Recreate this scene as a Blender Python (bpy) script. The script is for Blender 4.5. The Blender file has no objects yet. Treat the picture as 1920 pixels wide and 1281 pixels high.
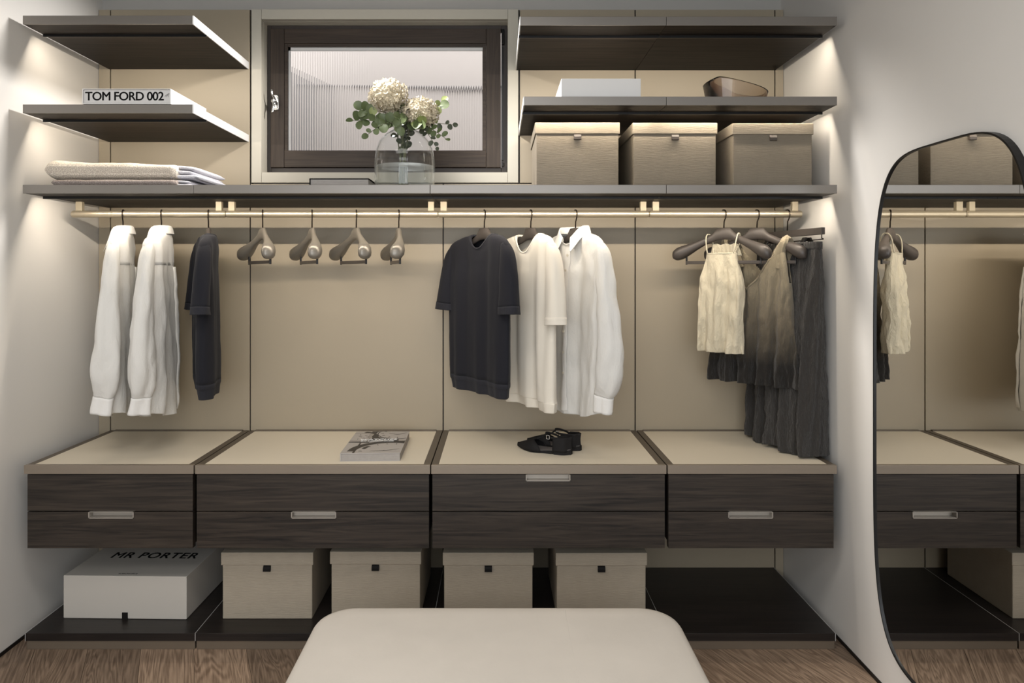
import bpy, bmesh, math, random
from mathutils import Vector, Matrix, noise
R = math.radians
C = bpy.context.scene.collection
SC = bpy.context.scene
random.seed(7)

# ------------------------------------------------------------------ camera, world, lights, exposure
CZ, F0 = 1.404, 1280.0            # eye height (m), focal length in pixels of the 1920 px frame
DF, DB = 2.535, 3.100             # distance to the closet's front plane (Y=0) and to its back (Y=0.5655)
YB = DB - DF
cam_d = bpy.data.cameras.new('camera'); cam = bpy.data.objects.new('camera', cam_d); C.objects.link(cam)
cam.location = (0, -DF, CZ); cam.rotation_euler = (R(90), 0, 0)
cam_d.sensor_width = 36; cam_d.lens = 24.0; cam_d.shift_x = 27/1920; cam_d.shift_y = -130.5/1920
cam_d.clip_start = 0.05
SC.camera = cam
SC.view_settings.view_transform = 'Standard'; SC.view_settings.look = 'None'
SC.view_settings.gamma = 1; SC.view_settings.use_curve_mapping = False
SC.view_settings.exposure = 0.28
SC.cycles.max_bounces = 10; SC.cycles.transparent_max_bounces = 16; SC.cycles.transmission_bounces = 10
SC.cycles.caustics_refractive = False; SC.cycles.caustics_reflective = False
SC.cycles.sample_clamp_indirect = 2.0

LED_W = 3.0                        # watts per metre of shelf strip
LED_COL = (1.0, 0.885, 0.73)
WORLD_S = 1.5
w = bpy.data.worlds.new('sky'); SC.world = w; w.use_nodes = True
w.node_tree.nodes['Background'].inputs[0].default_value = (1.0, 0.97, 0.95, 1)
w.node_tree.nodes['Background'].inputs[1].default_value = WORLD_S

def area(name, loc, sx, sy, power, col, rot=(0, 0, 0), spread=180):
    l = bpy.data.lights.new(name, 'AREA'); l.shape = 'RECTANGLE'; l.size = sx; l.size_y = sy
    l.energy = power; l.color = col; l.spread = R(spread)
    o = bpy.data.objects.new(name, l); C.objects.link(o); o.location = loc; o.rotation_euler = rot
    return o
# unseen soft ceiling fill added for ambience, and the spot above the window bay
area('ceiling_fill', (-0.5, -1.5, 2.64), 1.5, 0.7, 17, (1.0, 0.97, 0.93))
area('ceiling_fill', (-0.3, -3.0, 2.64), 1.8, 0.8, 18, (0.96, 0.98, 1.0))
def spot(name, loc, target, power, col, size=75, blend=.6, rad=.03):
    l = bpy.data.lights.new(name, 'SPOT'); l.energy = power; l.color = col
    l.spot_size = R(size); l.spot_blend = blend; l.shadow_soft_size = rad
    o = bpy.data.objects.new(name, l); C.objects.link(o); o.location = loc
    o.rotation_euler = (Vector(target) - Vector(loc)).to_track_quat('-Z', 'Y').to_euler()
    return o
area('daylight_fill', (-0.2, -4.15, 1.55), 2.7, 1.9, 58, (0.89, 0.945, 1.0), (R(90), 0, 0))  # unseen cool fill added to brighten the fascias and upper walls
spot('bay_spot', (-0.12, 0.10, 2.63), (-1.13, 0.16, 2.16), 160, (1.0, 0.97, 0.94), 58, .8, .10)
spot('bay_spot', (-0.78, 0.10, 2.63), (0.10, 0.20, 1.98), 210, (1.0, 0.97, 0.94), 58, .8, .08)

# ------------------------------------------------------------------ helpers
def at(px, py, Y):
    s = F0/(DF+Y)
    return Vector(((px-933)/s, Y, CZ+(510-py)/s))
def fx(px): return (px-933)/505.0
def fz(py): return CZ+(510-py)/505.0
def bx(px): return (px-933)*DB/F0
def bz(py): return CZ+(510-py)*DB/F0
def lin(c):
    c = c/255.0
    return c/12.92 if c <= .04045 else ((c+.055)/1.055)**2.4
def rgb(r, g, b): return (lin(r), lin(g), lin(b), 1)
ORG = {}

def new_bm(): return bmesh.new()
def add_box(bm, x0, x1, y0, y1, z0, z1):
    v = [bm.verts.new(p) for p in ((x0,y0,z0),(x1,y0,z0),(x1,y1,z0),(x0,y1,z0),(x0,y0,z1),(x1,y0,z1),(x1,y1,z1),(x0,y1,z1))]
    for f in ((3,2,1,0),(4,5,6,7),(0,1,5,4),(1,2,6,5),(2,3,7,6),(3,0,4,7)):
        bm.faces.new([v[i] for i in f])
    return v
def loft(bm, rows, closed=True, cap0=False, cap1=False):
    vr = [[bm.verts.new(p) for p in r] for r in rows]
    n = len(vr[0])
    for a, b in zip(vr[:-1], vr[1:]):
        for i in range(n if closed else n-1):
            j = (i+1) % n
            bm.faces.new((a[i], a[j], b[j], b[i]))
    if cap0: bm.faces.new(list(reversed(vr[0])))
    if cap1: bm.faces.new(vr[-1])
    return vr
def ring(c, ax, bx_, ra, rb, n=12, ex=1.0):
    out = []
    for i in range(n):
        a = 2*math.pi*i/n
        ca, sa = math.cos(a), math.sin(a)
        if ex != 1.0:
            ca = math.copysign(abs(ca)**ex, ca); sa = math.copysign(abs(sa)**ex, sa)
        out.append(Vector(c)+ax*(ra*ca)+bx_*(rb*sa))
    return out
def add_tube(bm, pts, rad, n=10, caps=True):
    pts = [Vector(p) for p in pts]
    rads = rad if isinstance(rad, (list, tuple)) else [rad]*len(pts)
    rows = []; prev = None
    for i, p in enumerate(pts):
        t = (pts[min(i+1, len(pts)-1)]-pts[max(i-1, 0)]).normalized()
        if prev is None:
            a = t.orthogonal().normalized()
        else:
            a = (prev-t*prev.dot(t))
            a = a.normalized() if a.length > 1e-6 else t.orthogonal().normalized()
        prev = a; b = t.cross(a)
        rows.append(ring(p, a, b, rads[i], rads[i], n))
    loft(bm, rows, True, caps, caps)
def add_lathe(bm, prof, c=(0,0,0), n=32, cap0=True, cap1=False):
    rows = [[Vector((c[0]+r*math.cos(2*math.pi*i/n), c[1]+r*math.sin(2*math.pi*i/n), c[2]+z)) for i in range(n)] for r, z in prof]
    loft(bm, rows, True, cap0, cap1)
def add_prism(bm, poly, y0, y1, plane='xz'):
    def P(p, d):
        return (p[0], d, p[1]) if plane == 'xz' else ((p[0], p[1], d) if plane == 'xy' else (d, p[0], p[1]))
    a = [bm.verts.new(P(p, y0)) for p in poly]; b = [bm.verts.new(P(p, y1)) for p in poly]
    n = len(poly)
    bm.faces.new(a); bm.faces.new(list(reversed(b)))
    for i in range(n):
        j = (i+1) % n
        bm.faces.new((a[j], a[i], b[i], b[j]))
def crom(p0, p1, p2, p3, t):
    return tuple(.5*(2*b+(c-a)*t+(2*a-5*b+4*c-d)*t*t+(3*b-a-3*c+d)*t**3) for a, b, c, d in zip(p0, p1, p2, p3))
def tab_at(tab, x):
    n = len(tab)-1
    x = min(max(x, 0), n); i = min(int(x), n-1); t = x-i
    return crom(tab[max(i-1, 0)], tab[i], tab[i+1], tab[min(i+2, n)], t)
def smooth_path(pts, m=6):
    pts = [tuple(p) for p in pts]
    return [Vector(tab_at(pts, k/m)) for k in range((len(pts)-1)*m+1)]

def finish(name, bm, mats, parent, smooth, bevel, solid, subd, off):
    bmesh.ops.recalc_face_normals(bm, faces=bm.faces[:])
    if off is not None: bmesh.ops.translate(bm, verts=bm.verts[:], vec=-Vector(off))
    me = bpy.data.meshes.new(name); bm.to_mesh(me); bm.free()
    for m in (mats if isinstance(mats, (list, tuple)) else [mats]): me.materials.append(m)
    if smooth:
        me.polygons.foreach_set('use_smooth', [True]*len(me.polygons))
    o = bpy.data.objects.new(name, me); C.objects.link(o)
    if parent is not None: o.parent = parent
    if solid:
        m = o.modifiers.new('solid', 'SOLIDIFY'); m.thickness = solid; m.offset = 0
    if bevel:
        m = o.modifiers.new('bevel', 'BEVEL'); m.width = bevel; m.segments = 2; m.limit_method = 'ANGLE'; m.angle_limit = R(40)
    if subd:
        m = o.modifiers.new('subd', 'SUBSURF'); m.levels = subd; m.render_levels = subd
    return o
def tag(o, label, cat, group=None):
    o['label'] = label; o['category'] = cat
    if group: o['group'] = group
    return o
def thing(name, label, cat, loc=(0,0,0), rotz=0, group=None):
    o = bpy.data.objects.new(name, None); C.objects.link(o); o.empty_display_size = .05
    o.location = loc; o.rotation_euler = (0, 0, rotz); ORG[o] = Vector(loc)
    return tag(o, label, cat, group)
def obj(name, bm, mat, parent=None, smooth=False, bevel=0, solid=0, subd=0, local=False, label=None):
    """one mesh object; world coordinates are made relative to the parent thing unless local"""
    off = None if (local or parent is None) else ORG.get(parent, Vector())
    o = finish(name, bm, mat, parent, smooth, bevel, solid, subd, off)
    if parent is not None: ORG[o] = ORG.get(parent, Vector())
    if label: o['label'] = label
    return o
def struct(name, bm, mat, **k):
    o = finish(name, bm, mat, None, k.get('smooth', False), k.get('bevel', 0), 0, 0, None)
    o['kind'] = 'structure'; ORG[o] = Vector(); return o
def boxo(name, b, mat, parent=None, bevel=.001, **k):
    bm = new_bm(); add_box(bm, *b); return obj(name, bm, mat, parent, bevel=bevel, **k)
def dup(root, loc, rotz, label, group=None):
    r = root.copy(); C.objects.link(r); r.location = loc; r.rotation_euler = (0, 0, rotz)
    r['label'] = label
    if group: r['group'] = group
    for ch in list(root.children):
        c = ch.copy(); C.objects.link(c); c.parent = r
        for g in list(ch.children):
            d = g.copy(); C.objects.link(d); d.parent = c
    return r

# ------------------------------------------------------------------ materials
def base_mat(name):
    m = bpy.data.materials.new(name); m.use_nodes = True
    nt = m.node_tree; b = nt.nodes['Principled BSDF']
    return m, nt, b
def N(nt, t, **k):
    n = nt.nodes.new(t)
    for a, v in k.items(): setattr(n, a, v)
    return n
def coords(nt, scale, rnd=True, kind='Object'):
    tc = N(nt, 'ShaderNodeTexCoord'); mp = N(nt, 'ShaderNodeMapping')
    mp.inputs['Scale'].default_value = scale
    nt.links.new(tc.outputs[kind], mp.inputs['Vector'])
    if rnd:
        oi = N(nt, 'ShaderNodeObjectInfo'); mu = N(nt, 'ShaderNodeMath', operation='MULTIPLY'); mu.inputs[1].default_value = 37.0
        nt.links.new(oi.outputs['Random'], mu.inputs[0]); nt.links.new(mu.outputs[0], mp.inputs['Location'])
    return mp.outputs['Vector']
def plain(name, col, rough=.5, metal=0.0, spec=.5, bump=0, bscale=(200,200,200), coat=0, var=0, vscale=6):
    m, nt, b = base_mat(name)
    b.inputs['Base Color'].default_value = col; b.inputs['Roughness'].default_value = rough
    b.inputs['Metallic'].default_value = metal; b.inputs['Specular IOR Level'].default_value = spec
    b.inputs['Coat Weight'].default_value = coat
    if bump:
        nz = N(nt, 'ShaderNodeTexNoise'); nz.inputs['Scale'].default_value = 1; nz.inputs['Detail'].default_value = 3
        nt.links.new(coords(nt, bscale), nz.inputs['Vector'])
        bp = N(nt, 'ShaderNodeBump'); bp.inputs['Strength'].default_value = bump; bp.inputs['Distance'].default_value = .002
        nt.links.new(nz.outputs['Fac'], bp.inputs['Height']); nt.links.new(bp.outputs[0], b.inputs['Normal'])
    if var:
        nz = N(nt, 'ShaderNodeTexNoise'); nz.inputs['Scale'].default_value = vscale; nz.inputs['Detail'].default_value = 4
        nt.links.new(coords(nt, (1,1,1)), nz.inputs['Vector'])
        mx = N(nt, 'ShaderNodeMix', data_type='RGBA')
        mx.inputs[6].default_value = tuple(c*(1-var) for c in col[:3])+(1,); mx.inputs[7].default_value = tuple(min(1, c*(1+var)) for c in col[:3])+(1,)
        nt.links.new(nz.outputs['Fac'], mx.inputs[0]); nt.links.new(mx.outputs[2], b.inputs['Base Color'])
    return m
def wood(name, c0, c1, scale=(1.2, 30, 30), rough=.42, dist=1.5, bump=.15, spec=.4):
    m, nt, b = base_mat(name)
    v = coords(nt, scale)
    nz = N(nt, 'ShaderNodeTexNoise'); nz.inputs['Scale'].default_value = 1.6; nz.inputs['Detail'].default_value = 8; nz.inputs['Roughness'].default_value = .62
    nz.inputs['Distortion'].default_value = dist
    nt.links.new(v, nz.inputs['Vector'])
    cr = N(nt, 'ShaderNodeValToRGB'); cr.color_ramp.elements[0].position = .3; cr.color_ramp.elements[1].position = .72
    cr.color_ramp.elements[0].color = c0; cr.color_ramp.elements[1].color = c1
    nt.links.new(nz.outputs['Fac'], cr.inputs[0]); nt.links.new(cr.outputs[0], b.inputs['Base Color'])
    b.inputs['Roughness'].default_value = rough; b.inputs['Specular IOR Level'].default_value = spec
    bp = N(nt, 'ShaderNodeBump'); bp.inputs['Strength'].default_value = bump; bp.inputs['Distance'].default_value = .001
    nt.links.new(nz.outputs['Fac'], bp.inputs['Height']); nt.links.new(bp.outputs[0], b.inputs['Normal'])
    return m
def oak(name):
    m, nt, b = base_mat(name)
    v = coords(nt, (9, 1.0, 1))
    nz = N(nt, 'ShaderNodeTexNoise'); nz.inputs['Scale'].default_value = 1.2; nz.inputs['Detail'].default_value = 3; nz.inputs['Distortion'].default_value = .8
    nt.links.new(v, nz.inputs['Vector'])
    mu = N(nt, 'ShaderNodeMath', operation='MULTIPLY'); mu.inputs[1].default_value = 95
    nt.links.new(nz.outputs['Fac'], mu.inputs[0])
    sn = N(nt, 'ShaderNodeMath', operation='SINE'); nt.links.new(mu.outputs[0], sn.inputs[0])
    n2 = N(nt, 'ShaderNodeTexNoise'); n2.inputs['Scale'].default_value = 1; n2.inputs['Detail'].default_value = 6
    nt.links.new(coords(nt, (160, 9, 9)), n2.inputs['Vector'])
    ad = N(nt, 'ShaderNodeMath', operation='MULTIPLY_ADD'); ad.inputs[1].default_value = .16; ad.inputs[2].default_value = 0
    nt.links.new(sn.outputs[0], ad.inputs[0])
    a2 = N(nt, 'ShaderNodeMath', operation='ADD'); nt.links.new(ad.outputs[0], a2.inputs[0]); nt.links.new(n2.outputs['Fac'], a2.inputs[1])
    cr = N(nt, 'ShaderNodeValToRGB'); cr.color_ramp.elements[0].position = .25; cr.color_ramp.elements[1].position = .8
    cr.color_ramp.elements[0].color = rgb(112, 92, 75); cr.color_ramp.elements[1].color = rgb(164, 140, 118)
    nt.links.new(a2.outputs[0], cr.inputs[0])
    oi = N(nt, 'ShaderNodeObjectInfo'); mr = N(nt, 'ShaderNodeMapRange'); mr.inputs[3].default_value = .68; mr.inputs[4].default_value = 1.22
    nt.links.new(oi.outputs['Random'], mr.inputs[0])
    hs = N(nt, 'ShaderNodeHueSaturation'); nt.links.new(mr.outputs[0], hs.inputs['Value']); nt.links.new(cr.outputs[0], hs.inputs['Color'])
    nt.links.new(hs.outputs[0], b.inputs['Base Color']); b.inputs['Roughness'].default_value = .55
    bp = N(nt, 'ShaderNodeBump'); bp.inputs['Strength'].default_value = .3; bp.inputs['Distance'].default_value = .001
    nt.links.new(a2.outputs[0], bp.inputs['Height']); nt.links.new(bp.outputs[0], b.inputs['Normal'])
    return m
def cloth(name, col, bump=.3, dist=.006, bscale=(90, 90, 90), rough=.9, trans=0.0, weave=900, crinkle=0, spec=.15, sheen=.2):
    m, nt, b = base_mat(name)
    b.inputs['Base Color'].default_value = col; b.inputs['Roughness'].default_value = rough
    b.inputs['Specular IOR Level'].default_value = spec; b.inputs['Sheen Weight'].default_value = sheen
    nz = N(nt, 'ShaderNodeTexNoise'); nz.inputs['Scale'].default_value = 1; nz.inputs['Detail'].default_value = 5; nz.inputs['Roughness'].default_value = .6
    if crinkle: nz.inputs['Distortion'].default_value = crinkle
    nt.links.new(coords(nt, bscale), nz.inputs['Vector'])
    bp = N(nt, 'ShaderNodeBump'); bp.inputs['Strength'].default_value = bump; bp.inputs['Distance'].default_value = dist
    nt.links.new(nz.outputs['Fac'], bp.inputs['Height']); nt.links.new(bp.outputs[0], b.inputs['Normal'])
    if trans:
        tr = N(nt, 'ShaderNodeBsdfTranslucent'); tr.inputs['Color'].default_value = col
        nt.links.new(bp.outputs[0], tr.inputs['Normal'])
        mx = N(nt, 'ShaderNodeMixShader'); mx.inputs[0].default_value = trans
        nt.links.new(b.outputs[0], mx.inputs[1]); nt.links.new(tr.outputs[0], mx.inputs[2])
        nt.links.new(mx.outputs[0], nt.nodes['Material Output'].inputs['Surface'])
    return m
def knit(name, c0, c1, scale=260):
    m, nt, b = base_mat(name)
    vo = N(nt, 'ShaderNodeTexVoronoi'); vo.inputs['Scale'].default_value = scale; vo.inputs['Randomness'].default_value = .45
    nt.links.new(coords(nt, (1, 1, 1.1), False), vo.inputs['Vector'])
    cr = N(nt, 'ShaderNodeValToRGB'); cr.color_ramp.elements[0].color = c1; cr.color_ramp.elements[1].color = c0
    cr.color_ramp.elements[0].position = .2; cr.color_ramp.elements[1].position = .75
    nt.links.new(vo.outputs['Distance'], cr.inputs[0]); nt.links.new(cr.outputs[0], b.inputs['Base Color'])
    b.inputs['Roughness'].default_value = .95; b.inputs['Specular IOR Level'].default_value = .1
    bp = N(nt, 'ShaderNodeBump'); bp.inputs['Strength'].default_value = .7; bp.inputs['Distance'].default_value = .003; bp.invert = True
    nt.links.new(vo.outputs['Distance'], bp.inputs['Height']); nt.links.new(bp.outputs[0], b.inputs['Normal'])
    return m
def glass(name, col=(1,1,1,1), rough=0, ior=1.45):
    m, nt, b = base_mat(name)
    b.inputs['Base Color'].default_value = col; b.inputs['Roughness'].default_value = rough
    b.inputs['Transmission Weight'].default_value = 1; b.inputs['IOR'].default_value = ior
    return m
def ombre(name, top, mid, bot, z0, z1):
    m = cloth(name, mid, bump=.75, bscale=(70, 70, 24), crinkle=.8, dist=.012)
    nt = m.node_tree; b = nt.nodes['Principled BSDF']
    tc = N(nt, 'ShaderNodeTexCoord'); sp = N(nt, 'ShaderNodeSeparateXYZ'); mr = N(nt, 'ShaderNodeMapRange')
    nt.links.new(tc.outputs['Object'], sp.inputs[0]); nt.links.new(sp.outputs['Z'], mr.inputs[0])
    mr.inputs[1].default_value = z0; mr.inputs[2].default_value = z1
    cr = N(nt, 'ShaderNodeValToRGB'); cr.color_ramp.elements[0].color = bot; cr.color_ramp.elements[1].color = top
    e = cr.color_ramp.elements.new(.5); e.color = mid; cr.color_ramp.elements[0].position = .16
    nt.links.new(mr.outputs[0], cr.inputs[0]); nt.links.new(cr.outputs[0], b.inputs['Base Color'])
    return m

M = {}
M['wall'] = plain('wall_paint', rgb(176, 172, 166), .45, spec=.35)
M['wall_satin'] = plain('wall_satin', rgb(220, 216, 210), .38, spec=.45)
M['ceiling'] = plain('ceiling_paint', rgb(150, 148, 146), .8)
M['panel'] = plain('panel_lacquer', rgb(158, 146, 126), .42, spec=.4, bump=.05, bscale=(260,260,260))
M['surround'] = plain('surround_lacquer', rgb(188, 182, 168), .42, spec=.4)
M['joint'] = plain('joint_dark', rgb(40, 34, 28), .5, metal=.3)
M['darkwood'] = wood('dark_wood', rgb(18, 15, 13), rgb(66, 57, 49))
M['darkwood2'] = wood('dark_wood_black', rgb(22, 19, 18), rgb(44, 38, 35), rough=.36)
M['underwood'] = wood('under_wood', rgb(7, 6, 5), rgb(52, 44, 38), rough=.5, bump=.05, spec=.12)
M['winwood'] = wood('window_wood', rgb(46, 38, 32), rgb(72, 61, 52), rough=.5, spec=.3)
M['winwood_v'] = wood('window_wood_upright', rgb(46, 38, 32), rgb(72, 61, 52), scale=(30,30,1.2), rough=.5, spec=.3)
M['windark'] = plain('window_dark', rgb(48, 40, 35), .5)
M['bronze'] = plain('bronze_metal', rgb(126, 121, 115), .38, metal=.55, spec=.5)
M['edge'] = plain('edge_metal', rgb(205, 203, 200), .45, metal=.1)
M['champagne'] = plain('champagne_metal', rgb(190, 178, 156), .33, metal=.75)
M['bracket'] = plain('bracket_metal', rgb(158, 147, 126), .5, metal=.2)
M['framegrey'] = plain('frame_lacquer', rgb(138, 126, 112), .4, metal=.3)
M['framedark'] = plain('side_frame', rgb(100, 90, 78), .45, metal=.3)
M['plinth'] = plain('plinth_metal', rgb(116, 104, 90), .45, metal=.3)
M['cream'] = plain('cream_leather', rgb(218, 207, 187), .5, spec=.35, bump=.05, bscale=(300,300,300))
M['carcass'] = plain('carcass_dark', rgb(26, 22, 20), .6)
M['handle'] = plain('handle_metal', rgb(176, 168, 158), .42, metal=.4)
M['boxcloth'] = plain('box_cloth', rgb(124, 115, 101), .85, spec=.2, bump=.9, bscale=(35, 35, 700), var=.10, vscale=22)
M['boxcloth2'] = plain('box_cloth_pale', rgb(168, 157, 140), .85, spec=.2, bump=.8, bscale=(35, 35, 700), var=.07, vscale=22)
M['tabdark'] = plain('tab_dark', rgb(20, 18, 17), .7, spec=.2)
M['tabtaupe'] = plain('tab_taupe', rgb(64, 56, 50), .5)
M['white'] = plain('white_card', rgb(212, 210, 207), .55)
M['greycard'] = plain('grey_card', rgb(190, 184, 175), .6)
M['spine'] = plain('spine_white', rgb(196, 194, 192), .5)
M['ink'] = plain('ink_black', rgb(14, 13, 13), .8, spec=.1)
M['greyink'] = plain('ink_grey', rgb(86, 83, 80), .6)
M['whiteink'] = plain('ink_white', rgb(250, 250, 250), .4)
M['pages'] = plain('pages', rgb(160, 154, 148), .85, bump=.6, bscale=(4, 4, 900), var=.12, vscale=60)
M['coverlight'] = plain('cover_light', rgb(172, 166, 161), .4)
M['covermid'] = plain('cover_mid', rgb(150, 143, 136), .4)
M['coverdark'] = plain('cover_dark', rgb(34, 30, 28), .4)
M['black'] = plain('black_metal', rgb(20, 19, 19), .4, metal=.3)
M['chrome'] = plain('chrome', rgb(225, 225, 225), .12, metal=1)
M['mirror'] = plain('mirror_silver', (.93, .93, .92, 1), .0, metal=1)
M['hanger'] = plain('hanger_satin', rgb(130, 124, 115), .36, metal=.45)
M['hangerdark'] = plain('hanger_grey', rgb(78, 72, 68), .42, metal=.25)
M['hook'] = plain('hook_wire', rgb(62, 55, 49), .3, metal=.9)
M['suede'] = plain('bench_suede', rgb(212, 203, 191), .8, spec=.25, bump=.12, bscale=(120,120,120), var=.09, vscale=5.5)
M['benchbase'] = plain('bench_base', rgb(52, 46, 42), .5)
M['floorbase'] = plain('floor_base', rgb(40, 31, 25), .8)
M['oak'] = oak('oak_plank')
M['shoe'] = plain('black_suede', rgb(24, 22, 22), .75, spec=.25)
M['lining'] = plain('shoe_lining', rgb(104, 99, 96), .45)
M['pane'], _nt, _b = base_mat('reeded_glass')
_r = N(_nt, 'ShaderNodeBsdfRefraction'); _r.inputs['IOR'].default_value = 1.5; _r.inputs['Roughness'].default_value = .02; _r.inputs['Color'].default_value = (.97, .97, .97, 1)
_nt.links.new(_r.outputs[0], _nt.nodes['Material Output'].inputs['Surface'])
def clear(name, tint, body, amount, edge):
    # thin clear glass or water: see-through with a fresnel sheen and a faint body colour, denser where seen edge-on
    m, nt, b = base_mat(name); out = nt.nodes['Material Output']
    tr = N(nt, 'ShaderNodeBsdfTransparent'); tr.inputs['Color'].default_value = tint
    tl = N(nt, 'ShaderNodeBsdfTranslucent'); tl.inputs['Color'].default_value = body
    gl = N(nt, 'ShaderNodeBsdfGlossy'); gl.inputs['Roughness'].default_value = .02; gl.inputs['Color'].default_value = (1, 1, 1, 1)
    lw = N(nt, 'ShaderNodeLayerWeight'); lw.inputs['Blend'].default_value = .5
    mr = N(nt, 'ShaderNodeMapRange'); mr.inputs[1].default_value = .55; mr.inputs[2].default_value = 1; mr.inputs[3].default_value = amount; mr.inputs[4].default_value = edge
    nt.links.new(lw.outputs['Facing'], mr.inputs[0])
    x1 = N(nt, 'ShaderNodeMixShader'); nt.links.new(mr.outputs[0], x1.inputs[0]); nt.links.new(tr.outputs[0], x1.inputs[1]); nt.links.new(tl.outputs[0], x1.inputs[2])
    f0 = N(nt, 'ShaderNodeFresnel'); f0.inputs[0].default_value = 1.35
    ge = N(nt, 'ShaderNodeNewGeometry'); iv = N(nt, 'ShaderNodeMath', operation='SUBTRACT'); iv.inputs[0].default_value = 1; nt.links.new(ge.outputs['Backfacing'], iv.inputs[1])
    fr = N(nt, 'ShaderNodeMath', operation='MULTIPLY'); cl = N(nt, 'ShaderNodeMath', operation='MINIMUM'); cl.inputs[1].default_value = .45
    nt.links.new(f0.outputs[0], cl.inputs[0]); nt.links.new(cl.outputs[0], fr.inputs[0]); nt.links.new(iv.outputs[0], fr.inputs[1])
    x2 = N(nt, 'ShaderNodeMixShader'); nt.links.new(fr.outputs[0], x2.inputs[0]); nt.links.new(x1.outputs[0], x2.inputs[1]); nt.links.new(gl.outputs[0], x2.inputs[2])
    nt.links.new(x2.outputs[0], out.inputs['Surface']); return m
M['vase'] = clear('clear_glass', (.985, .99, .99, 1), (.80, .84, .85, 1), .015, .35)
M['water'] = clear('water', (.97, .985, .98, 1), (.88, .92, .92, 1), .16, .35)  # milky body paints in the brightness of light falling through the water
M['smoke'] = glass('smoked_glass', (.93, .88, .82, 1), .0, 1.46)
_nt = M['smoke'].node_tree; _v = N(_nt, 'ShaderNodeVolumeAbsorption'); _v.inputs['Color'].default_value = (.50, .36, .22, 1); _v.inputs['Density'].default_value = 110
_nt.links.new(_v.outputs[0], _nt.nodes['Material Output'].inputs['Volume'])
M['leaf'] = plain('leaf_green', rgb(86, 98, 62), .5, var=.25, vscale=40)
M['leafpale'] = plain('leaf_pale', rgb(132, 142, 84), .5, var=.2, vscale=40)
M['leafdark'] = plain('leaf_dark', rgb(62, 68, 52), .55, var=.2, vscale=40)
M['stem'] = plain('stem_green', rgb(96, 98, 72), .6)
M['bloom'] = cloth('bloom_cream', rgb(188, 178, 156), bump=.2, trans=.25)
M['shirt'] = cloth('white_linen', rgb(232, 229, 223), bump=.6, bscale=(30, 30, 12), trans=.2, crinkle=.3, dist=.009)
M['shirtcuff'] = cloth('white_linen_crisp', rgb(234, 231, 226), bump=.3, bscale=(60, 60, 60), trans=.1)
M['creamtee'] = cloth('cream_cotton', rgb(222, 214, 200), bump=.12, bscale=(30, 30, 12))
M['navy'] = cloth('navy_knit', rgb(33, 33, 38), bump=.15, bscale=(40, 40, 20), sheen=.05)
M['navyrib'] = cloth('navy_rib', rgb(42, 42, 47), bump=.3, bscale=(400, 400, 8), sheen=.05)
M['camisole'] = cloth('cream_crinkle', rgb(214, 203, 178), bump=.7, bscale=(60, 60, 26), crinkle=.9, trans=.1, dist=.012)
M['skirt'] = cloth('charcoal_crinkle', rgb(56, 53, 50), bump=1.0, bscale=(90, 90, 18), crinkle=1.2, dist=.014)
M['ombre'] = ombre('taupe_ombre', rgb(158, 146, 122), rgb(112, 102, 86), rgb(40, 37, 34), .0, .56)
M['button'] = plain('button_pearl', rgb(206, 198, 182), .3)
M['towel'] = knit('towel_cream', rgb(238, 228, 212), rgb(164, 151, 138))
M['towel2'] = knit('towel_grey', rgb(176, 164, 156), rgb(112, 101, 96))
M['towel_lit'] = knit('towel_lit_end', rgb(226, 224, 228), rgb(180, 178, 184), 300)  # whitened copy of the towel colour, paints the spotlit end
M['ext'] = plain('exterior_plaster', rgb(226, 220, 216), .9)
M['extgrey'] = plain('exterior_grey', rgb(150, 150, 152), .8)

def text_bm(s, size, fat=0.0, extrude=.0004, spacing=1.0):
    cu = bpy.data.curves.new('t', 'FONT'); cu.body = s; cu.size = size; cu.extrude = extrude
    cu.offset = fat; cu.space_character = spacing; cu.align_x = 'LEFT'; cu.resolution_u = 4
    o = bpy.data.objects.new('t', cu); C.objects.link(o)
    dg = bpy.context.evaluated_depsgraph_get()
    me = bpy.data.meshes.new_from_object(o.evaluated_get(dg))
    bpy.data.objects.remove(o); bpy.data.curves.remove(cu)
    bm = new_bm(); bm.from_mesh(me); bpy.data.meshes.remove(me)
    return bm
def fit(bm, w, h):
    xs = [v.co.x for v in bm.verts]; ys = [v.co.y for v in bm.verts]
    x0, y0 = min(xs), min(ys); sx, sy = w/(max(xs)-x0), h/(max(ys)-y0)
    for v in bm.verts: v.co.x = (v.co.x-x0)*sx; v.co.y = (v.co.y-y0)*sy

def embolden(bm, d):
    src = bm.faces[:]+bm.verts[:]
    zz = 0
    for dx, dy in ((d, 0), (-d, 0), (0, d*.7), (0, -d*.7), (d*.7, d*.6), (-d*.7, -d*.6)):
        zz += 2.5e-5; r = bmesh.ops.duplicate(bm, geom=src)
        bmesh.ops.translate(bm, verts=[g_ for g_ in r['geom'] if isinstance(g_, bmesh.types.BMVert)], vec=(dx, dy, zz))
# ------------------------------------------------------------------ the room
XL, XR, YF, ZC = -1.814, 1.300, -4.2, 2.655
YW = .600                                           # face of the wall behind the panels
def quadbox(name, b, mat): 
    bm = new_bm(); add_box(bm, *b); return struct(name, bm, mat)
floor = quadbox('floor', (XL-.1, XR+.1, YF-.1, YW+.1, -.08, -.012), M['floorbase'])
ceiling = quadbox('ceiling', (XL-.1, XR+.1, YF-.1, YW+.1, ZC, ZC+.1), M['ceiling'])
wall_left = quadbox('wall_left', (XL-.1, XL, YF, YW+.1, -.012, ZC), M['wall_satin'])
wall_right = quadbox('wall_right', (XR, XR+.1, YF, YW+.1, -.012, ZC), M['wall_satin'])
wall_front = quadbox('wall_front', (XL-.1, XR+.1, YF-.1, YF, -.012, ZC), M['wall'])
ox0, ox1, oz0, oz1 = bx(490), bx(952), bz(323), bz(36)   # window opening
bm = new_bm()
e_ = .0125
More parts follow.
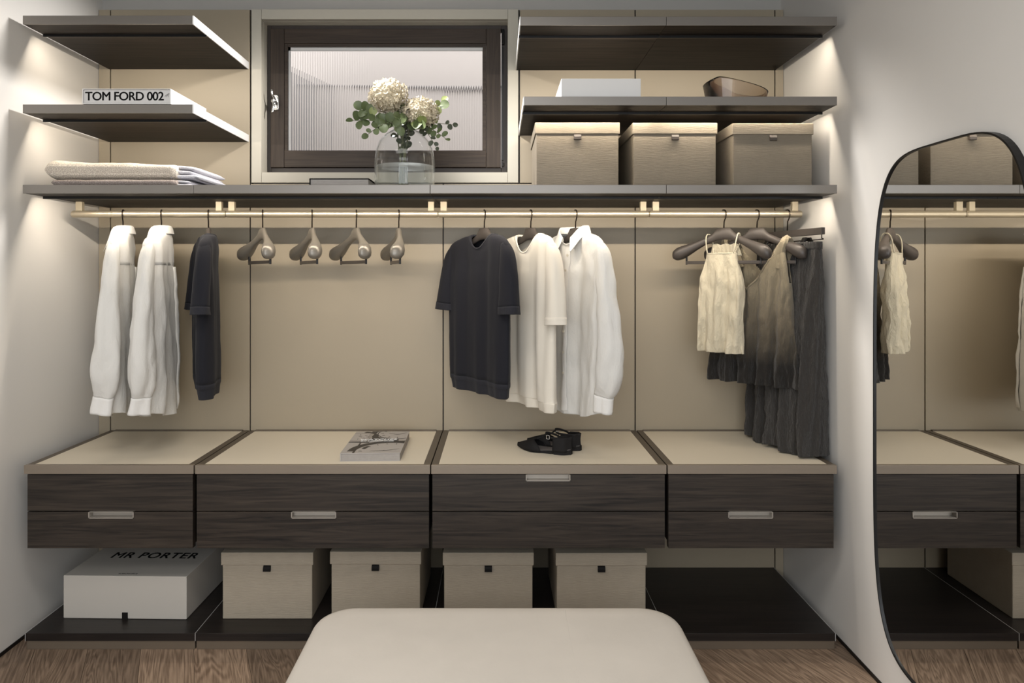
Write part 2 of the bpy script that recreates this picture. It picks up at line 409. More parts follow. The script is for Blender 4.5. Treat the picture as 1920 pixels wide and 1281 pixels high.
add_box(bm, XL, ox0-e_, YW, YW+.1, -.012, ZC); add_box(bm, ox1+e_, XR, YW, YW+.1, -.012, ZC)
add_box(bm, ox0-e_, ox1+e_, YW, YW+.1, -.012, oz0-e_); add_box(bm, ox0-e_, ox1+e_, YW, YW+.1, oz1+e_, ZC)
wall_back = struct('wall_back', bm, M['wall'])
for nm, x0, x1 in (('shadow_gap_left', XL, XL+.003), ('shadow_gap_right', XR-.003, XR)):
    quadbox(nm, (x0, x1, YF, .565, 0, .014), M['black'])  # black strips painted in for the shade at the wall foot
# back panels
g = .0028
PT, PB = bz(17), .0
zs = bz(344)
def panel(x0, x1, z0, z1, mat='panel', d=.0335):
    boxo('panel', (bx(x0)+g, bx(x1)-g, YB, YB+d, z0+g, z1-g), M[mat], wall_back, bevel=.001)
panel(184, 207, PB, PT); panel(207, 469, PB, PT); panel(1191, 1453, PB, PT); panel(1453, 1470, PB, PT)
panel(469, 831, PB, zs); panel(831, 1191, PB, zs); panel(974, 1191, zs, PT)
sg = g; g = .0006
panel(471, 490, zs+.003, bz(17), 'surround'); panel(952, 972, zs+.003, bz(17), 'surround')
panel(490, 952, bz(36), bz(17), 'surround'); panel(490, 952, zs+.003, bz(323), 'surround')
g = sg
for px, z0 in ((207, PB), (469, PB), (831, PB), (1191, PB), (1453, PB), (973, zs)):
    boxo('gap_shade_strip', (bx(px)-.0035, bx(px)+.0035, YB+.010, YB+.034, z0, PT if px != 831 else zs), M['joint'], wall_back, bevel=0)  # dark strips added so the panel gaps read as shaded
# window reveal lining
for b in ((ox0-.012, ox0, YB+.0336, .66, oz0, oz1), (ox1, ox1+.012, YB+.0336, .66, oz0, oz1), (ox0-.012, ox1+.012, YB+.0336, .66, oz1, oz1+.012), (ox0-.012, ox1+.012, YB+.0336, .66, oz0-.012, oz0)):
    boxo('reveal_lining', b, M['surround'], wall_back, bevel=0)
# floor planks, laid at an angle to the closet
def clip(poly, ax, v, keep_less):
    out = []
    for i in range(len(poly)):
        a, b = poly[i], poly[(i+1) % len(poly)]
        ia = (a[ax] <= v) == keep_less or a[ax] == v; ib = (b[ax] <= v) == keep_less or b[ax] == v
        if ia: out.append(a)
        if ia != ib:
            t = (v-a[ax])/(b[ax]-a[ax]); out.append(tuple(a[k]+(b[k]-a[k])*t for k in (0, 1)))
    return out
ang = R(25); du = (math.sin(ang), -math.cos(ang)); dv = (math.cos(ang), math.sin(ang)); PW = .178
for i in range(-22, 22):
    s = -6.2+random.uniform(0, 1.6)
    while s < 6.5:
        L = random.choice((1.35, 1.6, 1.9)); q = .0005
        poly = []
        for a, b in ((s+q, q), (s+L-q, q), (s+L-q, PW-q), (s+q, PW-q)):
            vv = i*PW+b+.045
            poly.append((du[0]*a+dv[0]*vv, du[1]*a+dv[1]*vv))
        c0 = (sum(p[0] for p in poly)/4, sum(p[1] for p in poly)/4)
        for ax, v, k in ((0, XL, False), (0, XR, True), (1, YF, False), (1, .2, True)):
            if len(poly) > 2: poly = clip(poly, ax, v, k)
        s += L
        if len(poly) < 3: continue
        ar = abs(sum(poly[k][0]*poly[(k+1) % len(poly)][1]-poly[(k+1) % len(poly)][0]*poly[k][1] for k in range(len(poly))))/2
        if ar < .002: continue
        # local frame along the plank, so the grain follows it
        bm = new_bm()
        loc = [((p[0]-c0[0])*dv[0]+(p[1]-c0[1])*dv[1], -((p[0]-c0[0])*du[0]+(p[1]-c0[1])*du[1])) for p in poly]
        add_prism(bm, loc, -.012, 0, 'xy')
        o = obj('plank', bm, M['oak'], floor, local=True, bevel=.0008)
        o.location = (c0[0], c0[1], 0); o.rotation_euler = (0, 0, math.atan2(dv[1], dv[0]))

# ------------------------------------------------------------------ window
YS = .632
def sx_(px): return (px-933)*(DF+YS)/F0
def sz_(py): return CZ+(510-py)*(DF+YS)/F0
bm = new_bm()
fx0, fx1, fz0, fz1 = sx_(499), sx_(950), sz_(322), sz_(45)
add_box(bm, ox0, sx_(507), YS+.012, .70, oz0, oz1); add_box(bm, sx_(940), ox1, YS+.012, .70, oz0, oz1)
add_box(bm, sx_(507), sx_(940), YS+.012, .70, oz0, sz_(314)); add_box(bm, sx_(507), sx_(940), YS+.012, .70, sz_(53), oz1)
window = struct('window_1', bm, M['windark'], bevel=.002)
boxo('sash_stile', (sx_(507), sx_(532.7), YS, YS+.05, sz_(314), sz_(53.5)), M['winwood_v'], window, bevel=.002)
boxo('sash_stile', (sx_(911.7), sx_(939), YS, YS+.05, sz_(314), sz_(53.5)), M['winwood_v'], window, bevel=.002)
boxo('sash_rail', (sx_(533), sx_(911.4), YS, YS+.05, sz_(81), sz_(53.8)), M['winwood'], window, bevel=.002)
boxo('sash_rail', (sx_(533), sx_(911.4), YS, YS+.05, sz_(313.7), sz_(282)), M['winwood'], window, bevel=.002)
bm = new_bm()
add_box(bm, sx_(533), sx_(539), YS+.004, YS+.04, sz_(282), sz_(81)); add_box(bm, sx_(905), sx_(911.4), YS+.004, YS+.04, sz_(282), sz_(81))
add_box(bm, sx_(539), sx_(905), YS+.004, YS+.04, sz_(87), sz_(81))
obj('glazing_bead', bm, M['winwood'], window, bevel=.001)
bm = new_bm()
add_box(bm, sx_(539), sx_(543), YS+.016, YS+.022, sz_(282), sz_(87)); add_box(bm, sx_(539), sx_(905), YS+.016, YS+.022, sz_(93), sz_(87))
obj('lit_edge_strip', bm, M['white'], window, label='white strip painted as daylit frame along the top and side of the glass')  # pale strip stands in for the daylit frame edge behind the glass
# reeded pane: fluted on the room side
x0, x1, z0, z1 = sx_(535), sx_(909), sz_(285), sz_(84)
nr = 80; seg = 6; pw = (x1-x0)/nr
top = []
for i in range(nr*seg+1):
    t = (i % seg)/seg
    top.append((x0+i*pw/seg, YS+.030-.0030*math.sin(math.pi*t)))
bm = new_bm()
f0 = [bm.verts.new((x, y, z0)) for x, y in top]; f1 = [bm.verts.new((x, y, z1)) for x, y in top]
b0 = [bm.verts.new((x0, YS+.036, z0)), bm.verts.new((x1, YS+.036, z0))]; b1 = [bm.verts.new((x0, YS+.036, z1)), bm.verts.new((x1, YS+.036, z1))]
for i in range(len(top)-1): bm.faces.new((f0[i], f0[i+1], f1[i+1], f1[i]))
bm.faces.new((b0[1], b0[0], b1[0], b1[1])); bm.faces.new((f0[0], f1[0], b1[0], b0[0])); bm.faces.new((f0[-1], b0[1], b1[1], f1[-1]))
bm.faces.new(f0+[b0[1], b0[0]]); bm.faces.new(f1+[b1[1], b1[0]])
obj('pane', bm, M['pane'], window, label='vertically reeded glass pane')
# handle
bm = new_bm()
hc = at(518, 193, YS)
add_prism(bm, [(hc.x+.013*math.cos(a), hc.z+(.026 if math.sin(a) > 0 else -.026)*1+.010*math.sin(a)) for a in [R(k) for k in range(0, 360, 20)]], YS-.008, YS)
hd = obj('handle', bm, M['chrome'], window, bevel=.002, label='chrome window handle')
bm = new_bm()
add_tube(bm, [(hc.x, YS-.004, hc.z), (hc.x-.004, YS-.04, hc.z)], .0085, 14)
h1, h2 = at(509.5, 168, YS-.05), at(510.5, 211, YS-.05)
hm = at(511, 190, YS-.04)
add_tube(bm, smooth_path([h1, (h1.x+.002, h1.y, h1.z-.02), (hm.x+.012, hm.y+.01, hm.z+.004), (hm.x+.006, hm.y, hm.z-.012), h2], 6), [.004]*6+[.005]*7+[.0075]*6+[.005]*6, 10)
obj('lever', bm, M['chrome'], hd, smooth=True)
bm = new_bm()
for py0, py1 in ((56, 84), (306, 312)):
    a, b = at(943, py0, YS), at(943, py1, YS); add_tube(bm, [(a.x, YS-.004, a.z), (b.x, YS-.004, b.z)], .007, 10)
obj('hinge', bm, M['black'], window, smooth=False)
a, b = at(942, 88, YS), at(942, 300, YS); bm = new_bm(); add_box(bm, a.x-.005, a.x+.005, YS, YS+.013, b.z, a.z)
obj('hinge_cover', bm, M['black'], window)
# what lies outside: a plastered light well
ext = quadbox('exterior_wall', (-3.5, 3.5, 1.75, 1.85, -1, 5), M['ext'])
boxo('streak_bar', (-.78, 1.6, 1.725, 1.75, 2.560, 2.567), M['extgrey'], ext)  # thin bars added to mimic the dark streaks reflected in the pane
boxo('streak_bar', (.30, 1.6, 1.73, 1.75, 2.075, 2.081), M['extgrey'], ext)
quadbox('exterior_wall', (-1.62, -1.52, .70, 1.75, -1, 2.62), M['extgrey'])

# ------------------------------------------------------------------ drawer units, base platforms
DU = [(45, 363), (366, 806.5), (808.5, 1249.5), (1252, 1569)]
ZT = fz(872.5)
dl = ['floating drawer unit under the white shirts, lower drawer pull, nearest the white box', 'floating dark wood drawer unit with the book about timepieces on top',
      'floating dark wood drawer unit with black shoes on top and upper drawer pull', 'floating dark wood drawer unit under the charcoal skirt, nearest the mirror']
hpx = [(165, 250, 1), (545.5, 630, 1), (986, 1069.5, 0), (1366, 1450, 1)]
for k, (p0, p1) in enumerate(DU):
    x0, x1 = fx(p0), fx(p1)
    t = thing('drawer_unit', dl[k], 'drawer unit', ((x0+x1)/2, .28, fz(1029)), 0, 'floating drawer units')
    ix0, ix1 = fx(p0+(5 if k == 0 else 2)), fx(p1-(5 if k == 3 else 2.5))
    bm = new_bm(); add_box(bm, ix0+.012, ix1-.012, .030, YB, fz(1028), fz(889.5))
    obj('carcass', bm, M['carcass'], t)
    zf = fz(889)
    fr = boxo('front_rail', (x0, x1, -.002, .014, zf, ZT), M['framegrey'], t, bevel=.0012)
    for a, b in ((x0, x0+.026), (x1-.026, x1)):
        boxo('side_rail', (a, b, .014, YB, zf, ZT-.0015), M['framedark'], t, bevel=.001)
    boxo('back_rail', (x0+.026, x1-.026, YB-.016, YB, zf, ZT+.002), M['framedark'], t, bevel=.001)
    boxo('top_panel', (x0+.026, x1-.026, .014, YB-.016, zf, ZT-.002), M['cream'], t, bevel=.001)
    for r in range(2):
        za, zb = (fz(959), fz(890.5)) if r == 0 else (fz(1029), fz(960.8))
        bm = new_bm()
        has = hpx[k][2] == r
        if has:
            a, b = fx(hpx[k][0]), fx(hpx[k][1]); hz = zb-.0245 if r == 0 else zb-.024
            add_box(bm, ix0, a, .004, .028, za, zb); add_box(bm, b, ix1, .004, .028, za, zb); add_box(bm, a, b, .004, .028, za, hz)
        else:
            add_box(bm, ix0, ix1, .004, .028, za, zb)
        d = obj('drawer', bm, M['darkwood'], t)
        if has:
            bm = new_bm(); q = .003
            zt = zb+.001
            add_box(bm, a, a+q, .001, .0295, hz, zt); add_box(bm, b-q, b, .001, .0295, hz, zt)
            add_box(bm, a, b, .001, .0295, hz, hz+q); add_box(bm, a, b, .0275, .0297, hz, zt); add_box(bm, a, b, .001, .008, zt-.0012, zt)
            obj('handle', bm, M['handle'], d, label='pale metal recessed pull')
pl = ['low dark wood base platform under the lettered white box', 'low dark wood base platform second from the wall with the lettered box', 'low dark wood base platform under the boxes behind the bench', 'low dark wood base platform with an empty top, nearest the mirror']
PB_ = (47, 365.5, 808, 1250.5, 1567)
for k in range(4):
    x0, x1 = fx(PB_[k]), fx(PB_[k+1])
    t = thing('base_platform', pl[k], 'platform', ((x0+x1)/2, .28, 0), 0, 'base platforms')
    boxo('top_board', (x0+.0016, x1-.0002-(.0016 if k == 3 else 0), 0, YB, fz(1202.5), .0615), M['darkwood2'], t, bevel=.0006)
    for q in ((x0,) if k < 3 else (x0, x1-.0016)):
        boxo('edge_strip', (q, q+.0015, -.0005, YB, fz(1202.5), .062), M['edge'], t, bevel=0, label='thin pale metal edging')
    boxo('plinth', (x0+.004, x1-.002, .004, YB, 0, fz(1203)), M['plinth'], t)

# ------------------------------------------------------------------ shelves with light strips
def shelf(p0, p1, ytop, name_l, endl=False, endr=False, group=None):
    x0, x1 = fx(p0)+.0007, fx(p1)-.0007
    zt = fz(ytop); zb = zt-.0325
    t = thing('wall_shelf', name_l, 'shelf', ((x0+x1)/2, .28, zb), 0, group)
    e0, e1 = x0+(.004 if endl else 0), x1-(.004 if endr else 0)
    boxo('fascia', (e0, e1, 0, .006, zb, zt), M['bronze'], t, bevel=.001)
    boxo('front_strip', (e0, e1, .006, .112, zb+.001, zt-.0005), M['underwood'], t, bevel=0)
    boxo('board', (e0, e1, .1165, YB, zb, zt-.0005), M['underwood'], t, bevel=0)
    lp = boxo('light_channel', (x0+.0005, x1-.0005, .112, .1165, zb-.008, zt-.0006), M['black'], t, bevel=0)
    for flag, a, b in ((endl, x0, x0+.004), (endr, x1-.004, x1)):
        if flag:
            bm = new_bm(); add_box(bm, a, b, 0.0, YB, zb, zt); obj('end_strip', bm, M['edge'], t, label='bright metal end strip')
    L = x1-x0-.03
    area('shelf_light', ((x0+x1)/2, .1195, zb-.0012), L, .004, LED_W*L, LED_COL, (R(35), 0, 0))
    return t
U = 'upper shelves'
shelf(42, 363, 29, 'topmost short dark shelf above the white titled book', endr=True, group='short shelves beside the window handle')
shelf(42, 363, 195.8, 'short dark shelf carrying the white titled book', endr=True, group='short shelves beside the window handle')
shelf(974, 1249.5, 31, 'topmost dark shelf above the plain white box, beside the window hinges', endl=True, group='shelves above the storage boxes')
shelf(1249.5, 1570, 31, 'topmost dark shelf above the smoked glass bowl', group='shelves above the storage boxes')
shelf(974+7, 1249.5, 181, 'dark shelf carrying the plain white box', endl=True, group='shelves above the storage boxes')
shelf(1249.5, 1570, 181, 'dark shelf carrying the smoked glass bowl', group='shelves above the storage boxes')
LS = 'long shelf sections over the clothes rail'
shelf(42, 362.5, 346.5, 'section of long dark shelf under the folded towels', group=LS)
shelf(362.5, 806.5, 346.5, 'section of long dark shelf under the glass vase', group=LS)
shelf(806.5, 1249.5, 346.5, 'section of long dark shelf under the pale first two storage boxes', group=LS)
shelf(1249.5, 1570, 346.5, 'section of long dark shelf under the storage box nearest the mirror wall', group=LS)
ZSH = fz(346.5); ZSB = ZSH-.0325
ZM = fz(195.8); ZMR = fz(181)

# ------------------------------------------------------------------ clothes rails
YR = .297; SR = F0/(DF+YR); ZR = CZ+(510-401.5)/SR; RR = .0144
def rx(px): return (px-933)/SR
rl = ['champagne clothes rail holding white shirts and the dark sweater by the wall', 'champagne clothes rail holding four empty hangers',
      'champagne clothes rail holding dark tee, cream tee and white shirt', 'champagne clothes rail holding camisoles and the charcoal skirt']
for k, (a, b, br) in enumerate(((136, 424, (144, 156, 406, 417)), (425.3, 821, (429.5, 441, 803, 814)), (822.3, 1216, (826, 838, 1200, 1211)), (1217.3, 1502, (1223, 1235, 1484, 1495)))):
    x0, x1 = rx(a), rx(b)
    t = thing('clothes_rail', rl[k], 'rail', ((x0+x1)/2, YR, ZR), 0, 'clothes rail sections')
    bm = new_bm(); add_tube(bm, [(x0+.004, YR, ZR), (x1-.004, YR, ZR)], RR, 28)
    obj('tube', bm, M['champagne'], t, smooth=True).modifiers.new('e', 'EDGE_SPLIT')
    for q in (x0, x1-.004):
        bm = new_bm(); add_tube(bm, [(q, YR, ZR), (q+.004, YR, ZR)], RR-.0015, 28); obj('end_cap', bm, M['champagne'], t)
    for q in (0, 2):
        boxo('bracket', (rx(br[q]), rx(br[q+1]), YR-.010, YR+.010, ZR+RR-.002, ZSB), M['bracket'], t, bevel=.0015)

# ------------------------------------------------------------------ hangers
# local frame: x runs along the hanger towards the viewer's end, -y is the garment's front, z is up; origin on the rail axis
def hang_z(z): return z-ZR
HOOK = [(0, -(RR+.0028)*math.sin(R(a)), (RR+.0028)*math.cos(R(a))) for a in range(-125, 81, 15)]+[(0, -.0165, -.006), (0, -.0115, -.0185), (0, -.003, -.031)]
def turn(t, th, tw=16):
    t.rotation_euler.z = rot_of(th)
    for c in t.children:
        if c.name.startswith('hook'): c.rotation_euler.z = -rot_of(th)+R(tw)
    return t
def make_hanger(name, label, group, mat, wscale=1.0, slim=0):
    t = thing(name, label, 'hanger', (0, YR, ZR), 0, group)
    bm = new_bm()
    zn = hang_z(1.588)
    rr = RR+.0028
    pts = HOOK+[(0, 0, zn-.01)]
    add_tube(bm, pts, .0027, 8)
    obj('hook', bm, M['hook'], t, smooth=True, local=True)
    # shoulders: z top, z bottom, half depth
    prof = [(-.212, 1.484, 1.466, .010), (-.208, 1.497, 1.458, .020), (-.195, 1.508, 1.453, .0275), (-.175, 1.516, 1.458, .028), (-.15, 1.523, 1.474, .024), (-.12, 1.533, 1.494, .018),
            (-.085, 1.546, 1.515, .013), (-.05, 1.563, 1.528, .010), (-.029, 1.586, 1.535, .0095), (0, 1.588, 1.538, .0095)]
    if slim: prof = [(u, a-(.010*min(1, abs(u)/.1) if abs(u) > .03 else 0), b, d*(slim if abs(u) > .03 else 1)) for u, a, b, d in prof]
    prof = prof+[(-u, a, b, d) for u, a, b, d in reversed(prof[:-1])]
    rows = []
    for u, a, b, d in prof:
        cy = -.8*u*u
        zc, h = hang_z((a+b)/2), (a-b)/2
        rows.append(ring((u*wscale, cy, zc), Vector((0, 1, 0)), Vector((0, 0, 1)), d, h, 14, .85))
    bm = new_bm(); loft(bm, rows, True, True, True)
    obj('shoulder_form', bm, mat, t, smooth=True, local=True)
    bm = new_bm()
    xb = .165*wscale; zb = hang_z(1.443)
    yb = -.014
    add_box(bm, -xb, xb, yb-.004, yb+.004, zb-.006, zb+.007)
    tb = obj('trouser_bar', bm, M['hangerdark'], t, local=True, bevel=.001)
    for s in (-1, 1):
        bm = new_bm(); add_tube(bm, [(s*xb*.985, yb, zb-.008), (s*xb*.985, yb, hang_z(1.472))], .0042, 10)
        obj('bar_pin', bm, M['black'], tb, smooth=False, local=True)
    return t
def rot_of(th): return R(th-90)
def hx(px): return rx(px)
EG = 'empty hangers'
h0 = make_hanger('coat_hanger', 'empty bronze contoured hanger, first after the dark sweater', EG, M['hanger'])
h0.location.x = hx(492.5); turn(h0, 34)
turn(dup(h0, (hx(585), YR, ZR), 0, 'empty bronze contoured hanger, second after the dark sweater', EG), 27)
turn(dup(h0, (hx(668), YR, ZR), 0, 'empty bronze contoured hanger, third after the dark sweater', EG), 30)
turn(dup(h0, (hx(747.5), YR, ZR), 0, 'empty bronze contoured hanger, last before the rail joint, turned most edge-on', EG), 15)
HG = 'hangers holding garments'
hd0 = make_hanger('coat_hanger', 'dark grey wooden hanger carrying the dark short-sleeved sweater beside the collarless cream tee', HG, M['hangerdark'], slim=.55)
hw0 = None
G = {}   # garment key -> (X, theta)
for key, px, th, lab in (('shirt1', 231, 27, 'dark grey hanger inside the white shirt nearest the wall'), ('shirt2', 303, 21, 'dark grey hanger inside the second white shirt'),
                    ('navyside', 391, 27, 'dark grey hanger inside the dark sweater hung edge-on'), ('navy', 908, 37, None), ('tee', 995, 32, 'dark grey hanger inside the cream round-neck tee'),
                    ('shirt3', 1079, 34, 'dark grey hanger inside the white buttoned shirt facing out'), ('cami', 1357, 45, 'dark grey broad hanger carrying the cream strappy camisole'), ('ombre', 1419, 46, 'dark grey broad hanger carrying the shaded taupe top')):
    G[key] = (hx(px), th)
    if lab is None: hd0.location.x = hx(px); turn(hd0, th)
    elif key in ('cami', 'ombre'):
        if hw0 is None: hw0 = make_hanger('coat_hanger', lab, HG, M['hangerdark']); hw0.location.x = hx(px); turn(hw0, th)
        else: turn(dup(hw0, (hx(px), YR, ZR), 0, lab, HG), th)
    else: turn(dup(hd0, (hx(px), YR, ZR), 0, lab, HG), th)

# ------------------------------------------------------------------ garments
def sg(x, p): return math.copysign(abs(x)**p, x)
class Body:
    def __init__(s, tab, seed=0, amp=.008, k=60, scoop=0., scoopb=0., pw=2.0, crk=.0, flare=1.0, zb=0, bend=.8, crk0=0.0):
        s.__dict__.update(locals()); s.n = len(tab)-1
    def pt(s, r, a):
        z, w, tf, tb, vc = tab_at(s.tab, r)
        ca, sa = math.cos(a), math.sin(a)
        u = w*sg(ca, .85); t = tf if sa > 0 else tb
        v = vc+t*sg(sa, .8)
        q = 1-r/s.n
        am = s.amp*(.15+q**.8)*min(1, (s.n-r)/1.5)
        ph = s.seed*1.7
        dv = am*(math.sin(s.k*u+ph+1.2*math.sin(3*q+ph))+.5*math.sin(s.k*1.83*u+2*ph+2*q))*abs(sa)**.5*(1 if sa > 0 else -1)
        if s.crk:
            s_crk = s.crk*min(1, max(0, (s.n-r-.6)/3.2)+s.crk0)
            dv += s_crk*noise.noise(Vector((u*34, sa*3+s.seed, z*11)))+s_crk*.45*noise.noise(Vector((u*85, sa*3+s.seed+9, z*30)))
        v += dv
        u += .25*am*math.sin(9*q+ph)*abs(ca)
        z0 = 1.40; zn = s.tab[s.n][0]; sc_ = (s.scoop if sa > 0 else s.scoopb)*max(0, 1-(u/.095)**2)
        if sc_ and z > z0: z = z0+(z-z0)*(zn-sc_*abs(sa)**s.pw-z0)/(zn-z0)
        v2 = v+s.bend*u*u
        return Vector((u, -v2, z-s.zb))
    def mesh(s, na=72, m=6, r0=0, r1=None):
        r1 = s.n if r1 is None else r1
        k = int((r1-r0)*m)
        bm = new_bm()
        loft(bm, [[s.pt(r0+(r1-r0)*i/k, 2*math.pi*j/na) for j in range(na)] for i in range(k+1)])
        return bm
    def front_at(s, r, u):
        w = tab_at(s.tab, r)[1]
        c = min(1, max(-1, sg(u/w, 1/.85)))
        return s.pt(r, math.acos(c))
    def rowz(s, z):
        lo, hi = 0., float(s.n)
        for _ in range(30):
            mi = (lo+hi)/2
            if tab_at(s.tab, mi)[0] < z: lo = mi
            else: hi = mi
        return lo
def sleeve_rows(path, zb, side, seed=0, na=28, m=6, amp=.004):
    """path rows: u, v, z, ru, rv"""
    n = len(path)-1; rows = []
    P = [tab_at(path, k/m) for k in range(n*m+1)]
    for i, p in enumerate(P):
        a = P[max(i-1, 0)]; b = P[min(i+1, len(P)-1)]
        T = Vector((side*(b[0]-a[0]), -(b[1]-a[1]), b[2]-a[2])).normalized()
        ay = Vector((0, 1, 0)); ay = (ay-T*ay.dot(T)).normalized(); ax = T.cross(ay)
        row = []
        for j in range(na):
            t = 2*math.pi*j/na
            rr = 1+amp/.04*(i/len(P))*math.sin(3*t+seed+4*i/len(P))+amp/.06*noise.noise(Vector((math.cos(t)*2+seed, math.sin(t)*2, p[2]*14)))
            row.append(Vector((side*p[0], -p[1], p[2]-zb))+ax*(p[3]*sg(math.cos(t), .85)*rr)+ay*(p[4]*sg(math.sin(t), .85)*rr))
        rows.append(row)
    return rows
def band_from(rows, grow=1.03):
    out = []
    for r in rows:
        c = sum(r, Vector())/len(r); out.append([c+(p-c)*grow for p in r])
    return out
def garment(name, label, cat, key, zb, group=None):
    X, th = G[key]
    return thing(name, label, cat, (X, YR, zb), rot_of(th), group)

def make_tee(key, label, name, cat, mat, rib, seed, zh=.905, scale=1.0, slz=1.24, ribbed=True, amp=.007, neckw=.066, scoop=.058, group=None):
    zb = zh
    t = garment(name, label, cat, key, zb, group)
    hw = .185 if ribbed else .205
    tab = [(zh, hw, .030, .028, 0), (zh+.035, hw+.006, .036, .032, 0), (zh+.06, .200, .040, .036, 0), (1.10, .204, .042, .036, 0), (1.25, .207, .040, .034, 0), (1.36, .210, .038, .032, 0), (1.44, .210, .034, .030, 0),
           (1.494, .207, .034, .033, 0), (1.524, .186, .034, .033, 0), (1.547, .130, .034, .032, 0), (1.558, neckw, .035, .030, .002)]
    B = Body(tab, seed, amp, 48, scoop, .008, 1.6, .0022, zb=zb)
    obj('body', B.mesh(72, 6, 2 if ribbed else 0), mat, t, smooth=True, solid=.0022, local=True)
    if ribbed:
        obj('hem_band', B.mesh(72, 6, 0, 2), rib, t, smooth=True, solid=.003, local=True)
    bm = new_bm()                                                        # neck rib
    top = [B.pt(B.n, 2*math.pi*j/64) for j in range(64)]; low = [B.pt(B.n-.42, 2*math.pi*j/64) for j in range(64)]
    c = sum(top, Vector())/64
    rows = [[p+(p-c)*.02+Vector((0, 0, .001)) for p in low], [l.lerp(p, .5)+(p-c)*.05+Vector((0, 0, .002)) for l, p in zip(low, top)], [p+Vector((0, 0, .003)) for p in top], [p*1+(c-p)*.04+Vector((0, 0, -.004)) for p in top]]
    loft(bm, rows); obj('neck_band', bm, rib, t, smooth=True, solid=.0015, local=True)
    for s in (1, -1):
        bf = .035
        path = [(.176, .026, 1.512, .014, .018), (.197, .031, 1.470, .028, .026), (.211, .036, 1.405, .038, .029), (.221, .041, 1.33, .042, .031), (.227, .044, slz+.03, .045, .033), (.229, .045, slz, .046, .034)]
        rows = sleeve_rows(path, zb, s, seed+s)
        bm = new_bm(); loft(bm, rows[:25] if ribbed else rows); so = obj('sleeve', bm, mat, t, smooth=True, solid=.002, local=True)
        bm = new_bm(); loft(bm, band_from(rows[24:], 1.02)); obj('cuff', bm, rib, so, smooth=True, solid=.003, local=True)
    return t, B

